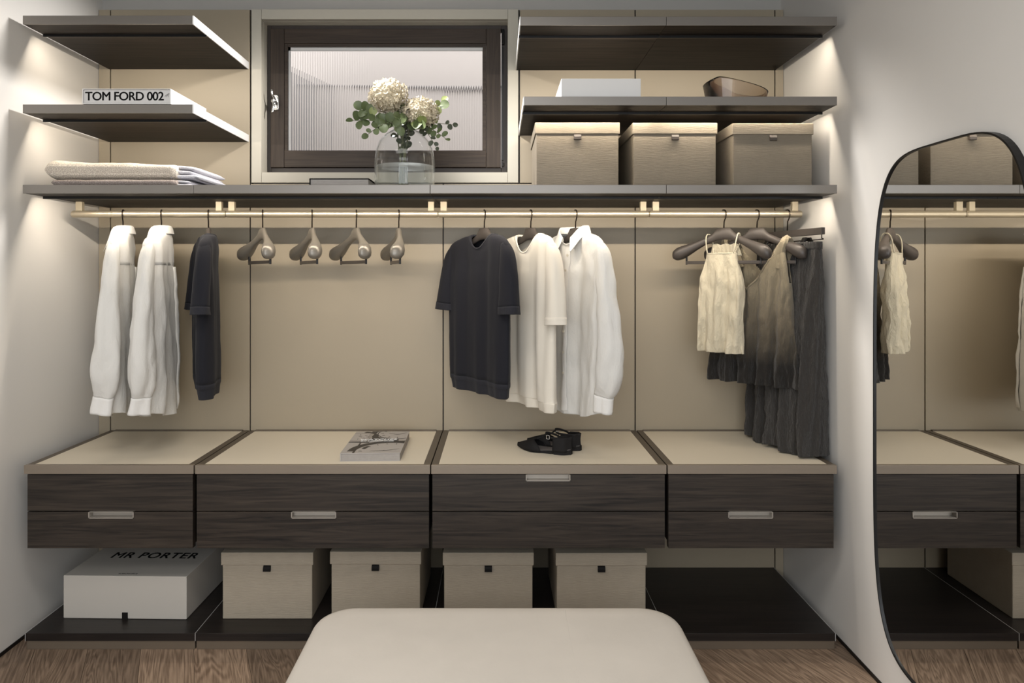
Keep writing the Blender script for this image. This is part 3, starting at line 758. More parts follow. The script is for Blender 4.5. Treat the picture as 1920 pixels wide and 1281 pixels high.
def make_shirt(key, label, seed, zh=.835, elbow=(.03, .02), cuffdir=(0., .02), buttons=True, group=None):
    zb = zh-.03
    t = garment('linen_shirt', label, 'shirt', key, zb, group)
    tab = [(zh, .215, .046, .050, .0), (zh+.03, .217, .047, .051, 0), (1.0, .218, .046, .050, 0), (1.15, .217, .044, .046, 0), (1.3, .215, .042, .042, 0), (1.4, .213, .038, .037, 0), (1.45, .211, .035, .034, 0),
           (1.497, .207, .035, .034, 0), (1.527, .184, .035, .034, 0), (1.549, .128, .036, .035, 0), (1.565, .066, .044, .038, .004)]
    B = Body(tab, seed, .012, 40, .045 if buttons else .02, .0, 2, .007, zb=zb)
    # curved shirt tail
    def shape(p, r, a):
        if r < 1.0:
            f = (1-r); p.z += f*(.045*abs(math.cos(a))**3-.012*abs(math.sin(a)))
        return p
    bm = new_bm(); na = 80; k = B.n*6
    loft(bm, [[shape(B.pt(B.n*i/k, 2*math.pi*j/na), B.n*i/k, 2*math.pi*j/na) for j in range(na)] for i in range(k+1)])
    obj('body', bm, M['shirt'], t, smooth=True, solid=.0015, local=True)
    # yoke over the shoulders at the back
    bm = new_bm()
    rows = []
    for i in range(13):
        r = B.rowz(1.43)+(B.n-.15-B.rowz(1.43))*i/12
        rows.append([B.pt(r, math.pi+R(8)+(math.pi-R(16))*j/30)+Vector((0, .0008, .0012)) for j in range(31)])
    loft(bm, rows, False); obj('yoke', bm, M['shirtcuff'], t, smooth=True, solid=.001, local=True)
    bm = new_bm()                                                        # centre back pleat
    rows = []
    for i in range(25):
        z = zh+.0+(1.425-zh)*i/24; r = B.rowz(z)
        rows.append([B.pt(r, 3*math.pi/2+d)+Vector((0, o, 0)) for d, o in ((-.07, .001), (-.03, .006), (.0, .007), (.03, .006), (.05, .001))])
    loft(bm, rows, False); obj('back_pleat', bm, M['shirt'], t, smooth=True, solid=.001, local=True)
    # placket and buttons
    bm = new_bm(); rows = []
    r0, r1 = 0.1, B.n-.25
    for i in range(41):
        r = r0+(r1-r0)*i/40
        rows.append([B.front_at(r, u)+Vector((0, -.003-.001*(abs(u) < .012), 0)) for u in (-.017, -.0155, 0, .0155, .017)])
    loft(bm, rows, False); pk = obj('placket', bm, M['shirtcuff'], t, smooth=True, solid=.0012, local=True)
    for i in range(7):
        r = B.rowz(1.50-.085*i)
        p = B.front_at(r, 0)
        bm = new_bm(); add_tube(bm, [p+Vector((0, -.0035, 0)), p+Vector((0, -.0068, 0))], .0054, 12)
        obj('button', bm, M['button'], pk, local=True)
    # collar: stand and leaf
    bm = new_bm(); rows = [[], [], [], [], []]
    for j in range(49):
        f = -1+2*j/48; a = 3*math.pi/2+f*(math.pi-R(14))
        p = B.pt(B.n-.1, a); c = Vector((0, p.y*0-.005, p.z))
        o = Vector((p.x, p.y+.005, 0)); o = o.normalized() if o.length > 1e-5 else Vector((0, 1, 0))
        back = (1+math.cos(f*math.pi))/2; fr = abs(f)**3
        rise = .034-.008*fr
        leaf = .040+.034*fr
        rows[0].append(p+o*.001)
        rows[1].append(p-o*.001+Vector((0, 0, rise*.6)))
        rows[2].append(p-o*.001*back+o*.003+Vector((0, 0, rise)))
        rows[3].append(p+o*(.007+.001*back)+Vector((0, 0, rise-leaf*.35)))
        rows[4].append(p+o*(.011+.003*back+.008*fr)+Vector((math.copysign(.018*fr, p.x), -.010*fr, rise-leaf)))
    loft(bm, rows, False); obj('collar', bm, M['shirtcuff'], t, smooth=True, solid=.0018, subd=1, local=True)
    for s in (1, -1):
        eo, ev = elbow
        path = [(.176, .026, 1.512, .014, .018), (.197, .031, 1.470, .028, .025), (.212, .036, 1.39, .038, .029), (.222+eo*.4, .042, 1.28, .042, .034), (.228+eo, .045+ev*.4, 1.14, .046, .041),
                (.230+eo*.8, .048+ev*.8, 1.03, .044, .046), (.227+eo*.4, .05+ev, .965, .038, .040), (.225+cuffdir[0]*.4, .05+ev+cuffdir[1]*.3, .928, .031, .032), (.224+cuffdir[0], .05+ev+cuffdir[1], .862, .032, .034)]
        rows = sleeve_rows(path, zb, s, seed+2*s, amp=.010)
        bm = new_bm(); loft(bm, rows[:43]); so = obj('sleeve', bm, M['shirt'], t, smooth=True, solid=.0014, local=True)
        bm = new_bm(); loft(bm, band_from(rows[42:], 1.03)); obj('cuff', bm, M['shirtcuff'], so, smooth=True, solid=.0025, local=True)
    return t, B

make_shirt('shirt1', 'sheer white long-sleeved linen shirt nearest the wall, seen edge-on', 1, .835, (.008, .0), (-.004, .012), True, 'white linen shirts')
make_shirt('shirt2', 'sheer white long-sleeved linen shirt, second on the rail, seen edge-on', 4, .835, (.008, .0), (-.002, .01), True, 'white linen shirts')
make_tee('navyside', 'dark navy short-sleeved knitted sweater hung edge-on after the white shirts', 'knit_sweater', 'sweater', M['navy'], M['navyrib'], 3, group='dark short-sleeved sweaters')
make_tee('navy', 'dark navy short-sleeved knitted sweater with its front in full view', 'knit_sweater', 'sweater', M['navy'], M['navyrib'], 5, group='dark short-sleeved sweaters')
tee, TB = make_tee('tee', 'cream short-sleeved round-neck tee behind the dark sweater', 'cotton_tee', 'tee', M['creamtee'], M['creamtee'], 8, zh=.855, slz=1.20, ribbed=False, amp=.011, neckw=.074, scoop=.075)
p = TB.pt(TB.n-.35, 3*math.pi/2); bm = new_bm(); add_box(bm, -.014, .014, p.y-.005, p.y-.0035, p.z-.016, p.z+.002); obj('neck_tag', bm, M['ink'], tee, local=True)
make_shirt('shirt3', 'white buttoned linen shirt with pointed collar facing out', 9, .835, (.022, -.01), (-.008, .0), True, 'white linen shirts')

# cream camisole
zb = 1.07
t = garment('camisole', 'cream crinkled strappy camisole with straight neckline', 'top', 'cami', zb)
tab = [(1.073, .098, .034, .030, .014), (1.11, .098, .034, .030, .014), (1.2, .096, .033, .03, .014), (1.3, .096, .032, .028, .014), (1.36, .093, .030, .026, .014), (1.41, .080, .026, .024, .014), (1.45, .069, .024, .022, .014), (1.482, .064, .024, .020, .014)]
B = Body(tab, 2, .012, 78, 0, 0, 2, .013, zb=zb, crk0=.1)
obj('body', B.mesh(96, 8), M['camisole'], t, smooth=True, solid=.0016, local=True)
bm = new_bm(); loft(bm, [[B.pt(B.n, 2*math.pi*j/64)*1+Vector((0, 0, dz)) for j in range(64)] for dz in (-.005, .001)]); obj('neck_binding', bm, M['camisole'], t, smooth=True, solid=.0026, local=True)
for s in (1, -1):
    bm = new_bm()
    f = B.front_at(B.n, s*.058); zt = 1.560-zb
    bk = B.pt(B.n, -math.acos(min(1, .05/.072))) if s > 0 else B.pt(B.n, -math.acos(max(-1, -.05/.072)))
    add_tube(bm, smooth_path([f, (s*.066, -.026, zt-.03), (s*.068, -.016, zt-.004), (s*.066, -.002, zt+.0015), (s*.064, .012, zt-.005), (s*.058, .02, zt-.04), bk]), .0026, 8)
    obj('strap', bm, M['camisole'], t, smooth=True, local=True)
# gathered back panel showing above the neckline
bm = new_bm(); rows = []
for i in range(9):
    f = i/8; row = []
    for j in range(25):
        q = -1+2*j/24
        row.append(Vector((q*(.07-.012*f), .022-.006*f-.8*(.07*q)**2+.003*math.sin(j*1.7+f*2), 1.47-zb+f*(.050+.003*math.cos(q*9)))))
    rows.append(row)
loft(bm, rows, False); obj('back_panel', bm, M['camisole'], t, smooth=True, solid=.0015, local=True)

# ombre v-neck top
zb = .94
t = garment('ombre_top', 'taupe crinkled v-neck top shading to black at the frilled hem', 'top', 'ombre', zb)
tab = [(.946, .205, .055, .052, 0), (.98, .198, .054, .05, 0), (1.05, .182, .052, .048, 0), (1.15, .165, .05, .046, 0), (1.25, .155, .048, .044, 0), (1.33, .148, .046, .04, 0), (1.40, .140, .042, .036, 0), (1.45, .134, .036, .03, 0), (1.50, .128, .030, .026, 0), (1.538, .118, .026, .024, 0)]
B = Body(tab, 6, .016, 85, 0, 0, 2, .013, zb=zb)
bm = new_bm(); na = 240; k = 170
def vshape(r, a):
    p = B.pt(r, a)
    return p
rowsv = [[B.pt(B.n*i/k, 2*math.pi*j/na) for j in range(na)] for i in range(k+1)]
vr = [[bm.verts.new(p) for p in r] for r in rowsv]
def cut(p, a):      # inside the v opening or the armholes?
    z = p.z+zb; u = abs(p.x)
    vn = abs(p.x+.022) < (z-1.325)*.72 if math.sin(a) > 0 else u < (z-1.40)*.65
    arm = u > .150-(z-1.33)*.16 and z > 1.33
    return vn or (arm and z > 1.36)
for i in range(k):
    for j in range(na):
        j2 = (j+1) % na; a = 2*math.pi*(j+.5)/na
        c = (rowsv[i][j]+rowsv[i+1][j2])/2
        if not cut(c, a): bm.faces.new((vr[i][j], vr[i][j2], vr[i+1][j2], vr[i+1][j]))
for v in [v for v in bm.verts if not v.link_faces]: bm.verts.remove(v)
obj('body', bm, M['ombre'], t, smooth=True, solid=.0016, local=True)
for pts in ([(-.022+q*.72*f*.135, 1.325+f*.135) for f in [1-i/14 for i in range(14)] for q in (-1,)]+[(-.022+.72*f*.135, 1.325+f*.135) for f in [i/14 for i in range(15)]],):
    bm = new_bm(); P = []
    for u_, z_ in pts:
        q = B.front_at(B.rowz(z_), u_); P.append(Vector((q.x, q.y-.001, q.z)))
    add_tube(bm, P, .0034, 8); obj('neck_binding', bm, M['ombre'], t, smooth=True, local=True)
for s in (1, -1):      # twisted straps over the hanger arms
    bm = new_bm()
    f = B.front_at(B.rowz(1.46), s*.098)
    zt = 1.5365-zb
    path = smooth_path([f+Vector((-s*.012, 0, -.04)), f, f+Vector((s*.012, -.006, .035)), (s*.125, -.034, zt-.012), (s*.128, -.012, zt+.006), (s*.124, .012, zt-.012), (s*.105, .02, 1.46-zb), (s*.095, .022, 1.42-zb)], 8)
    rows = []
    for i, p in enumerate(path):
        T = (path[min(i+1, len(path)-1)]-path[max(i-1, 0)]).normalized()
        a = T.cross(Vector((0, 1, .3))).normalized(); b = T.cross(a)
        q = i/(len(path)-1); wd = .012+.022*abs(2*q-1)**1.5
        rows.append([p+a*(wd*math.cos(2*math.pi*j/20)*(1+.22*math.cos(5*2*math.pi*j/20+9*q)))+b*(.008*math.sin(2*math.pi*j/20)*(1+.3*math.sin(4*2*math.pi*j/20+14*q))) for j in range(20)])
    loft(bm, rows, True, True, True); obj('strap', bm, M['ombre'], t, smooth=True, local=True)

# skirt on its clip hanger
G['skirt'] = (hx(1476), 12)
X, th = G['skirt']
zb = .693
t = garment('pleated_skirt', 'long charcoal crinkled skirt clipped to the hanger by the mirror wall', 'skirt', 'skirt', zb)
def skirt_pt(f, a):
    z = zb+f*(1.50-zb)
    w = .205+.02*(1-f); th_ = .026+.052*(1-f)**.8
    ca, sa = math.cos(a), math.sin(a)
    u = w*sg(ca, .8); v = th_*sg(sa, .8)
    am = (.004+.016*(1-f))*min(1, (1-f)*6+.15)
    ph = 1.3*math.sin(3.1*f)
    d = am*(math.sin(70*u+ph)+.6*math.sin(128*u+2.3*ph+1))+.010*noise.noise(Vector((u*34, sa*3, z*7)))+.006*noise.noise(Vector((u*80, sa*3, z*34)))
    v += d*(1 if sa > 0 else -1)*abs(sa)**.4
    u += .006*math.sin(16*sa+8*f)*abs(ca)*(1-f)
    zz = z+(1-f)**6*.006*math.sin(30*u)
    return Vector((u-.01*(1-f), -(v+.014*(1-f)), zz-zb))
bm = new_bm(); loft(bm, [[skirt_pt(i/70, 2*math.pi*j/150) for j in range(150)] for i in range(71)])
obj('body', bm, M['skirt'], t, smooth=True, solid=.0016, local=True)
bm = new_bm(); rows = []
for i in range(5):
    f = i/4; rows.append([Vector((.207*sg(math.cos(a), .8), -(.029+.0022*math.sin(18*a*1.0)*(1-abs(2*f-1)))*sg(math.sin(a), .8), 1.492-zb+.03*f)) for a in [2*math.pi*j/144 for j in range(144)]])
loft(bm, rows); obj('waistband', bm, M['skirt'], t, smooth=True, solid=.004, local=True)
t = thing('clip_hanger', 'dark flat-bar clip hanger holding the charcoal skirt', 'hanger', (X, YR, ZR), rot_of(th))
bm = new_bm(); rr = RR+.0028; zn = hang_z(1.575)
add_tube(bm, HOOK+[(0, 0, zn-.01)], .0027, 8)
obj('hook', bm, M['hook'], t, smooth=True, local=True); turn(t, th)
bm = new_bm(); add_box(bm, -.222, .222, -.008, .008, hang_z(1.548), hang_z(1.575)); obj('bar', bm, M['hangerdark'], t, local=True, bevel=.0015)
bm = new_bm(); add_tube(bm, smooth_path([(-.212, 0, hang_z(1.55)), (-.212, 0, hang_z(1.535)), (-.205, 0, hang_z(1.529)), (0, 0, hang_z(1.529)), (.205, 0, hang_z(1.529)), (.212, 0, hang_z(1.535)), (.212, 0, hang_z(1.55))]), .0022, 8)
obj('clip_rod', bm, M['hook'], t, smooth=True, local=True)
for u in (-.125, .125):
    bm = new_bm()
    for s in (-1, 1):
        add_prism(bm, [(s*.004, hang_z(1.540)), (s*.012, hang_z(1.541)), (s*.036, hang_z(1.500)), (s*.030, hang_z(1.498)), (s*.008, hang_z(1.53))], u-.011, u+.011, 'yz')
    obj('clip', bm, M['black'], t, local=True, bevel=.001)

# ------------------------------------------------------------------ storage boxes
def storage_box(label, x0, x1, yf, z, h, depth, cloth_m, tab_m, group, lid_h, notch=.030, rot=0):
    W = x1-x0
    t = thing('storage_box', label, 'box', ((x0+x1)/2, yf+depth/2, z), R(rot), group)
    a, b, c, d = -W/2, W/2, -depth/2, depth/2
    bm = new_bm(); add_box(bm, a+.005, b-.005, c+.005, d-.005, 0, h-.004); obj('body', bm, cloth_m, t, local=True, bevel=.003)
    bm = new_bm(); add_box(bm, a, b, c, d, h-lid_h, h); ld = obj('lid', bm, cloth_m, t, local=True, bevel=.003)
    tw = .014
    bm = new_bm()
    loft(bm, [[Vector((x, y, zz)) for y, zz in ((c+.003, h-lid_h-.001), (c-.002, h-lid_h-.003), (c-.006, h-lid_h-.012), (c-.006, h-lid_h-.022), (c-.001, h-lid_h-.024), (c+.003, h-lid_h-.02))] for x in (-tw, tw)], True, True, True)
    obj('pull_tab', bm, tab_m, ld, local=True, label='leather pull tab')
    return t
UG = 'storage boxes on the long shelf'
def ub(px0, px1, label, ytop, yf, tab):
    s = F0/(DF+yf); x0, x1 = (px0-933)/s, (px1-933)/s
    h = CZ+(510-ytop)/s-ZSH
    storage_box(label, x0, x1, yf, ZSH, h, .37, M['boxcloth'], tab, UG, 21.5/s)
ub(1003, 1162.5, 'beige cloth storage box on the long shelf beside the window', 229.5, .155, M['tabtaupe'])
ub(1186, 1345.5, 'beige cloth storage box in the middle of three on the long shelf', 230, .15, M['tabtaupe'])
ub(1373, 1526, 'beige cloth storage box on the long shelf nearest the mirror wall', 231, .128, M['tabtaupe'])
LG = 'storage boxes on the base platforms'
def lb(px0, px1, ytop, label, yf=.10, rot=0):
    s = F0/(DF+yf); x0, x1 = (px0-933)/s, (px1-933)/s
    h = CZ+(510-ytop)/s-.0615
    storage_box(label, x0, x1, yf, .0615, h, .40, M['boxcloth2'], M['tabdark'], LG, 24/s, rot=rot)
lb(414, 587, 1036.5, 'beige cloth storage box on the base platform beside the lettered white box')
lb(619, 790.5, 1035, 'beige cloth storage box with dark tab, second from the lettered white box', rot=-.5)
lb(830, 1001, 1037, 'beige cloth storage box with dark tab, third from the lettered white box')
lb(1041, 1213, 1037.5, 'beige cloth storage box with dark tab beside the empty platform', rot=.5)

# lettered white box
yf = .105; s = F0/(DF+yf); x0, x1 = (119.5-933)/s, (353-933)/s; h = .166
t = thing('gift_box', 'large flat white box with dark lettering on its lid', 'box', ((x0+x1)/2, yf+.2, .0615), R(-1.2))
W = x1-x0; a, b, c, d = -W/2, W/2, -.2, .2
bm = new_bm(); add_box(bm, a+.003, b-.003, c+.003, d-.003, 0, .10); obj('body', bm, M['greycard'], t, local=True)
bm = new_bm(); add_box(bm, a, b, c, d, .0015, h); ld = obj('lid', bm, M['greycard'], t, local=True, bevel=.0015)
bm = text_bm('MR PORTER', .06, 0, .0003, 1.08); fit(bm, .352, .054); embolden(bm, .0010)
for v in bm.verts: v.co = Vector((v.co.x-.155, v.co.y-.035, h+.0004+v.co.z))
obj('lettering', bm, M['ink'], ld, local=True, label='black lettering on the lid')
bm = new_bm()
for k in range(12): add_box(bm, -.035+k*.0062, -.031+k*.0062, c+.016, c+.0235-.003*(k % 3 == 1), h+.0002, h+.0006)
obj('small_print', bm, M['greyink'], ld, local=True, label='tiny unreadable line of print')
bm = new_bm(); add_box(bm, -.010, .012, c-.004, c-.0005, -.0005, .026); obj('pull_tab', bm, M['tabdark'], t, local=True, bevel=.001, label='black ribbon pull')

# plain white box on the upper shelf
yf = .05; s = F0/(DF+yf); x0, x1 = (1052.5-933)/s, (1201.5-933)/s; zt = CZ+(510-147.5)/s
t = thing('white_box', 'plain flat white box on the upper shelf above the storage boxes', 'box', ((x0+x1)/2, yf+.15, ZMR))
boxo('body', (x0+.002, x1-.002, yf+.002, yf+.298, ZMR, zt-.004), M['white'], t, bevel=.001)
bm = new_bm(); add_box(bm, x0, x1, yf, yf+.3, ZMR+.003, zt); obj('lid', bm, M['white'], t, bevel=.001)

# ------------------------------------------------------------------ books
x0, x1 = fx(153), fx(319); ytb = .004; zt = ZM+.0595
t = thing('boxed_book', 'thick white slipcased book with large black title on its spine', 'book', ((x0+x1)/2, ytb+.15, ZM))
bm = new_bm()
add_box(bm, x0, x1, ytb, ytb+.31, zt-.003, zt); add_box(bm, x0, x1, ytb, ytb+.31, ZM+.003, ZM+.006)
add_box(bm, x0, x0+.003, ytb, ytb+.31, ZM+.006, zt-.003); add_box(bm, x1-.003, x1, ytb, ytb+.31, ZM+.006, zt-.003)
add_box(bm, x0+.003, x1-.003, ytb+.305, ytb+.31, ZM+.006, zt-.003)
add_box(bm, x0+.006, x1-.006, ytb+.01, ytb+.3, ZM, ZM+.003)
obj('slipcase', bm, M['white'], t)
sp = boxo('spine', (x0+.004, x1-.004, ytb+.0025, ytb+.3, ZM+.007, zt-.0045), M['spine'], t, bevel=.001)
bm = text_bm('TOM FORD 002', .05, 0, .0003, .93); fit(bm, .2915, .0315); embolden(bm, .0009)
for v in bm.verts: v.co = Vector((x0+.010+v.co.x, ytb+.0022-v.co.z, ZM+.0165+v.co.y))
obj('lettering', bm, M['ink'], sp, label='bold black title lettering')
bm = new_bm()
for k in range(5): add_tube(bm, smooth_path([(x1-.022+.003*k, ytb+.0022, ZM+.028+.004*(k % 2)), (x1-.020+.003*k, ytb+.0022, ZM+.036+.002*k), (x1-.018+.003*k, ytb+.0022, ZM+.031+.002*k)], 3), .0005, 5)
obj('emblem', bm, M['greyink'], sp, label='small grey emblem')

# black book lying behind the vase
yf = .13; s = F0/(DF+yf); x0, x1 = (580-933)/s, (692-933)/s; zt = CZ+(510-334.5)/s
t = thing('black_book', 'black hardback lying flat on the long shelf beside the vase', 'book', ((x0+x1)/2, yf+.1, ZSH))
bm = new_bm()
add_box(bm, x0, x1, yf, yf+.28, zt-.0035, zt); add_box(bm, x0, x1, yf, yf+.28, ZSH, ZSH+.0035); add_box(bm, x0, x0+.004, yf, yf+.28, ZSH+.0035, zt-.0035)
obj('cover', bm, M['ink'], t)
boxo('pages', (x0+.004, x1-.004, yf+.004, yf+.276, ZSH+.0035, zt-.0035), M['pages'], t, bevel=0)

# picture book on the counter
zc = ZT-.002
bk0 = at(635.5, 864.5, .06); W, D, H = .228, .352, .031
t = thing('picture_book', 'thick softcover book with grey wristwatch photographs on its cover', 'book', (bk0.x+W/2, .06+D/2, zc), R(1.6))
a, b, c, d = -W/2, W/2, -D/2, D/2
boxo('pages', (a+.003, b-.002, c+.0025, d-.002, .0018, H-.0018), M['pages'], t, bevel=0, local=True)
bm = new_bm(); add_box(bm, a, b, c, d, H-.0018, H); add_box(bm, a, b, c, d, 0, .0018); add_box(bm, a, a+.003, c, d, .0018, H-.0018)
cv = obj('cover', bm, M['coverlight'], t, local=True)
def flat(bm, poly, z): add_prism(bm, poly, H+z, H+z+.00025, 'xy')
def arc_band(cx, cy, ax, ay, r0, r1, a0, a1, n=28):
    P = [(cx+ax*r1*math.cos(R(a0+(a1-a0)*i/n)), cy+ay*r1*math.sin(R(a0+(a1-a0)*i/n))) for i in range(n+1)]
    Q = [(cx+ax*r0*math.cos(R(a0+(a1-a0)*i/n)), cy+ay*r0*math.sin(R(a0+(a1-a0)*i/n))) for i in range(n, -1, -1)]
    # clip to the cover
    return [(min(max(x, a+.001), b-.001), min(max(y, c+.001), d-.001)) for x, y in P+Q]
bmd, bmm, bml = new_bm(), new_bm(), new_bm()
flat(bmd, arc_band(.065, -.150, 1, 1, .128, .158, 75, 180), .0002)           # case of the lower dial
flat(bmd, arc_band(.065, -.150, 1, 1, .128, .150, 58, 75), .0002)
flat(bmm, arc_band(.065, -.150, 1, 1, .168, .182, 52, 120), .0003)
flat(bmd, arc_band(.075, .135, 1, 1, .098, .124, 150, 275), .0004)           # case of the upper dial
flat(bmd, arc_band(.075, .135, 1, 1, .088, .092, 130, 300), .0004)
flat(bmd, arc_band(-.12, .070, 1, 1.0, .092, .115, -38, 62), .0005)          # square watch at the spine side
flat(bmm, [(-.113, .145), (-.052, .145), (-.03, .125), (-.038, .0), (-.113, .0)], .0006)
flat(bml, [(-.113, .132), (-.05, .132), (-.046, .018), (-.113, .018)], .0009)
flat(bmd, [(-.113, -.006), (-.03, -.006), (-.03, -.018), (-.113, -.012)], .0007)
flat(bmd, [(-.066, -.02), (-.060, -.02), (-.062, -.175), (-.070, -.175)], .0004)
flat(bmd, [(-.044, -.105), (-.028, -.072), (-.018, -.078), (-.030, -.118)], .0006)
flat(bmd, [(.06, .005), (.113, .005), (.113, -.008), (.05, -.008)], .0009)
for cx, cy, rr, ts in ((.065, -.150, .108, range(20, 181, 20)), (.075, .135, .072, range(150, 390, 30)), (-.085, .075, .035, range(0, 360, 45))):
    for g_ in ts:
        q = R(g_); x, y = cx+rr*math.cos(q), cy+rr*math.sin(q)
        if abs(x) < .108 and c+.004 < y < d-.004:
            e = (math.cos(q)*.006, math.sin(q)*.006); n_ = (-math.sin(q)*.0016, math.cos(q)*.0016)
            flat(bmd, [(x-e[0]-n_[0], y-e[1]-n_[1]), (x+e[0]-n_[0], y+e[1]-n_[1]), (x+e[0]+n_[0], y+e[1]+n_[1]), (x-e[0]+n_[0], y-e[1]+n_[1])], .0013)
for x0_, y0_, x1_, y1_ in ((.045, -.148, .103, -.118), (.05, -.143, -.005, -.150), (.07, .115, .03, .14), (.07, .115, .104, .145), (-.075, .075, -.09, .09)):
    q = Vector((x1_-x0_, y1_-y0_)).normalized(); n_ = (-q.y*.0018, q.x*.0018)
    flat(bmd, [(x0_-n_[0], y0_-n_[1]), (x1_-n_[0]*.3, y1_-n_[1]*.3), (x1_+n_[0]*.3, y1_+n_[1]*.3), (x0_+n_[0], y0_+n_[1])], .0013)
obj('cover_print', bmd, M['coverdark'], cv, local=True, label='dark printed outlines of wristwatches')
obj('cover_print', bmm, M['covermid'], cv, local=True, label='mid-grey printed watch metal')
obj('cover_print', bml, M['coverlight'], cv, local=True, label='pale printed dial')
for s_, w_, h_, y_ in (('WATCHES', .150, .020, .018), ('BY HODINKEE', .132, .012, -.004)):
    bm = text_bm(s_, .03, 0, .0002); fit(bm, w_, h_); embolden(bm, .0008)
    for v in bm.verts: v.co = Vector((v.co.x-.073+(.008 if y_ < 0 else 0), v.co.y+y_, H+.0022+v.co.z))
    obj('title', bm, M['whiteink'], cv, local=True, label='white title lettering')

# ------------------------------------------------------------------ folded towels
def towel(label, xa, xb, xo, yf, z0, hgt, depth, m_out, wob, seed, group):
    t = thing('folded_towel', label, 'towel', ((xa+xb)/2, yf+depth/2, z0), 0, group)
    def zoff(x): return wob*(math.sin((x-xa)*9+seed)+.6*math.sin((x-xa)*17+2*seed))
    def section(f, x, hh, dd, ox=0, y0=0.0):
        out = []; n = 40
        for j in range(n):
            q = 2*math.pi*j/n
            y = yf+y0+dd/2+dd/2*sg(math.cos(q), .32 if math.cos(q) > 0 else .40); zz = hh/2+hh/2*sg(math.sin(q), .62)
            up = max(0, math.sin(q))
            out.append(Vector((x+ox*(.5-abs(y-yf-dd/2)/dd), y, z0+zz+zoff(x)*up+.003*noise.noise(Vector((x*20, y*20, seed))) * up)))
        return out
    rows = []; n = 46
    for i in range(n+1):
        f = (i/n)**2.2; x = xa+(xo-xa)*f; rr_ = hgt*.5/(xo-xa)
        e = max(0, 1-(1-f/rr_)**3)**.42 if f < rr_ else 1
        e2 = min(1, .86+.14*math.sqrt(max(0, 1-max(0, (f-.97)/.03)**2)))
        hh = hgt*max(.05, e)*e2
        r = section(f, x, hh, depth)
        dz = hgt*(1-max(.05, e))*.5
        rows.append([p+Vector((0, 0, dz)) for p in r])
    bm = new_bm(); loft(bm, rows, True, True, True); obj('outer_fold', bm, m_out, t, smooth=True)
    nl = 3 if hgt > .05 else 2
    for k in range(nl):
        bm = new_bm(); rows = []
        hh = hgt*.86/nl; zb_ = hgt*(.07+.86*k/nl)
        ext_ = xb-(nl-1-k)*.008*(-1 if k == 0 else 1)
        for i in range(13):
            f = i/12; x = xo-.03+(ext_-xo+.03)*f
            e = max(.15, 1-max(0, (f-.86)/.14)**3)**.5; drop = -.14*hgt*(k+.3)/nl*f**2
            out = []
            for j in range(28):
                q = 2*math.pi*j/28
                out.append(Vector((x, yf+.012+.006*k+(depth-.03)/2*(1+sg(math.cos(q), .4)), z0+zb_+hh/2+drop+hh/2*e*sg(math.sin(q), .7)*.97+zoff(xo)*.6*(k+1)/nl)))
            rows.append([Vector((p.x, p.y, max(p.z, z0+.0008))) for p in out])
        loft(bm, rows, True, True, True); obj('inner_layer', bm, M['towel_lit'], t, smooth=True, label='inner fold showing at the end, whitened as if spotlit')
    return t
towel('greyish towel folded flat at the bottom of the pair', -1.70, -1.185, -1.225, .065, ZSH, .034, .36, M['towel2'], .0, 1, 'folded towels')
towel('cream waffle towel folded on top of the greyish one', -1.738, -1.175, -1.235, .085, ZSH+.031, .074, .33, M['towel'], .009, 1.2, 'folded towels')

# ------------------------------------------------------------------ vase, water, flowers
VY = .21; vc = at(759, 347, VY); sV = F0/(DF+VY)
VX = vc.x; VR = 56.3/sV; VH = .258
t = thing('glass_vase', 'clear round-shouldered glass vase half full of water', 'vase', (VX, VY, ZSH))
outp = [(VR*.90, 0), (VR*.955, .004), (VR*.985, .016), (VR*.995, .05), (VR, .10), (VR*.985, .135), (VR*.94, .168), (VR*.85, .197), (VR*.72, .219), (VR*.56, .235), (VR*.40, .244), (VR*.375, .250), (VR*.385, .256)]
inp = [(r-.0032, max(z, .010)) for r, z in reversed(outp)]
inp = [(max(r, .002), z) for r, z in inp if z > .0101]+[(VR*.93, .012), (VR*.88, .0095)]
bm = new_bm(); add_lathe(bm, outp+inp, (VX, VY, ZSH), 64, True, True); obj('glass', bm, M['vase'], t, smooth=True)
wl = CZ+(510-313)/sV-ZSH
wp = [(VR*.878, .0098), (VR*.928, .0123)]+[(r-.0029, z) for r, z in outp if .015 < z < wl]+[(VR*.995-.0029, wl)]
bm = new_bm(); add_lathe(bm, wp, (VX, VY, ZSH), 64, True, True); o = obj('water', bm, M['water'], t, smooth=True); o.modifiers.new('e', 'EDGE_SPLIT')
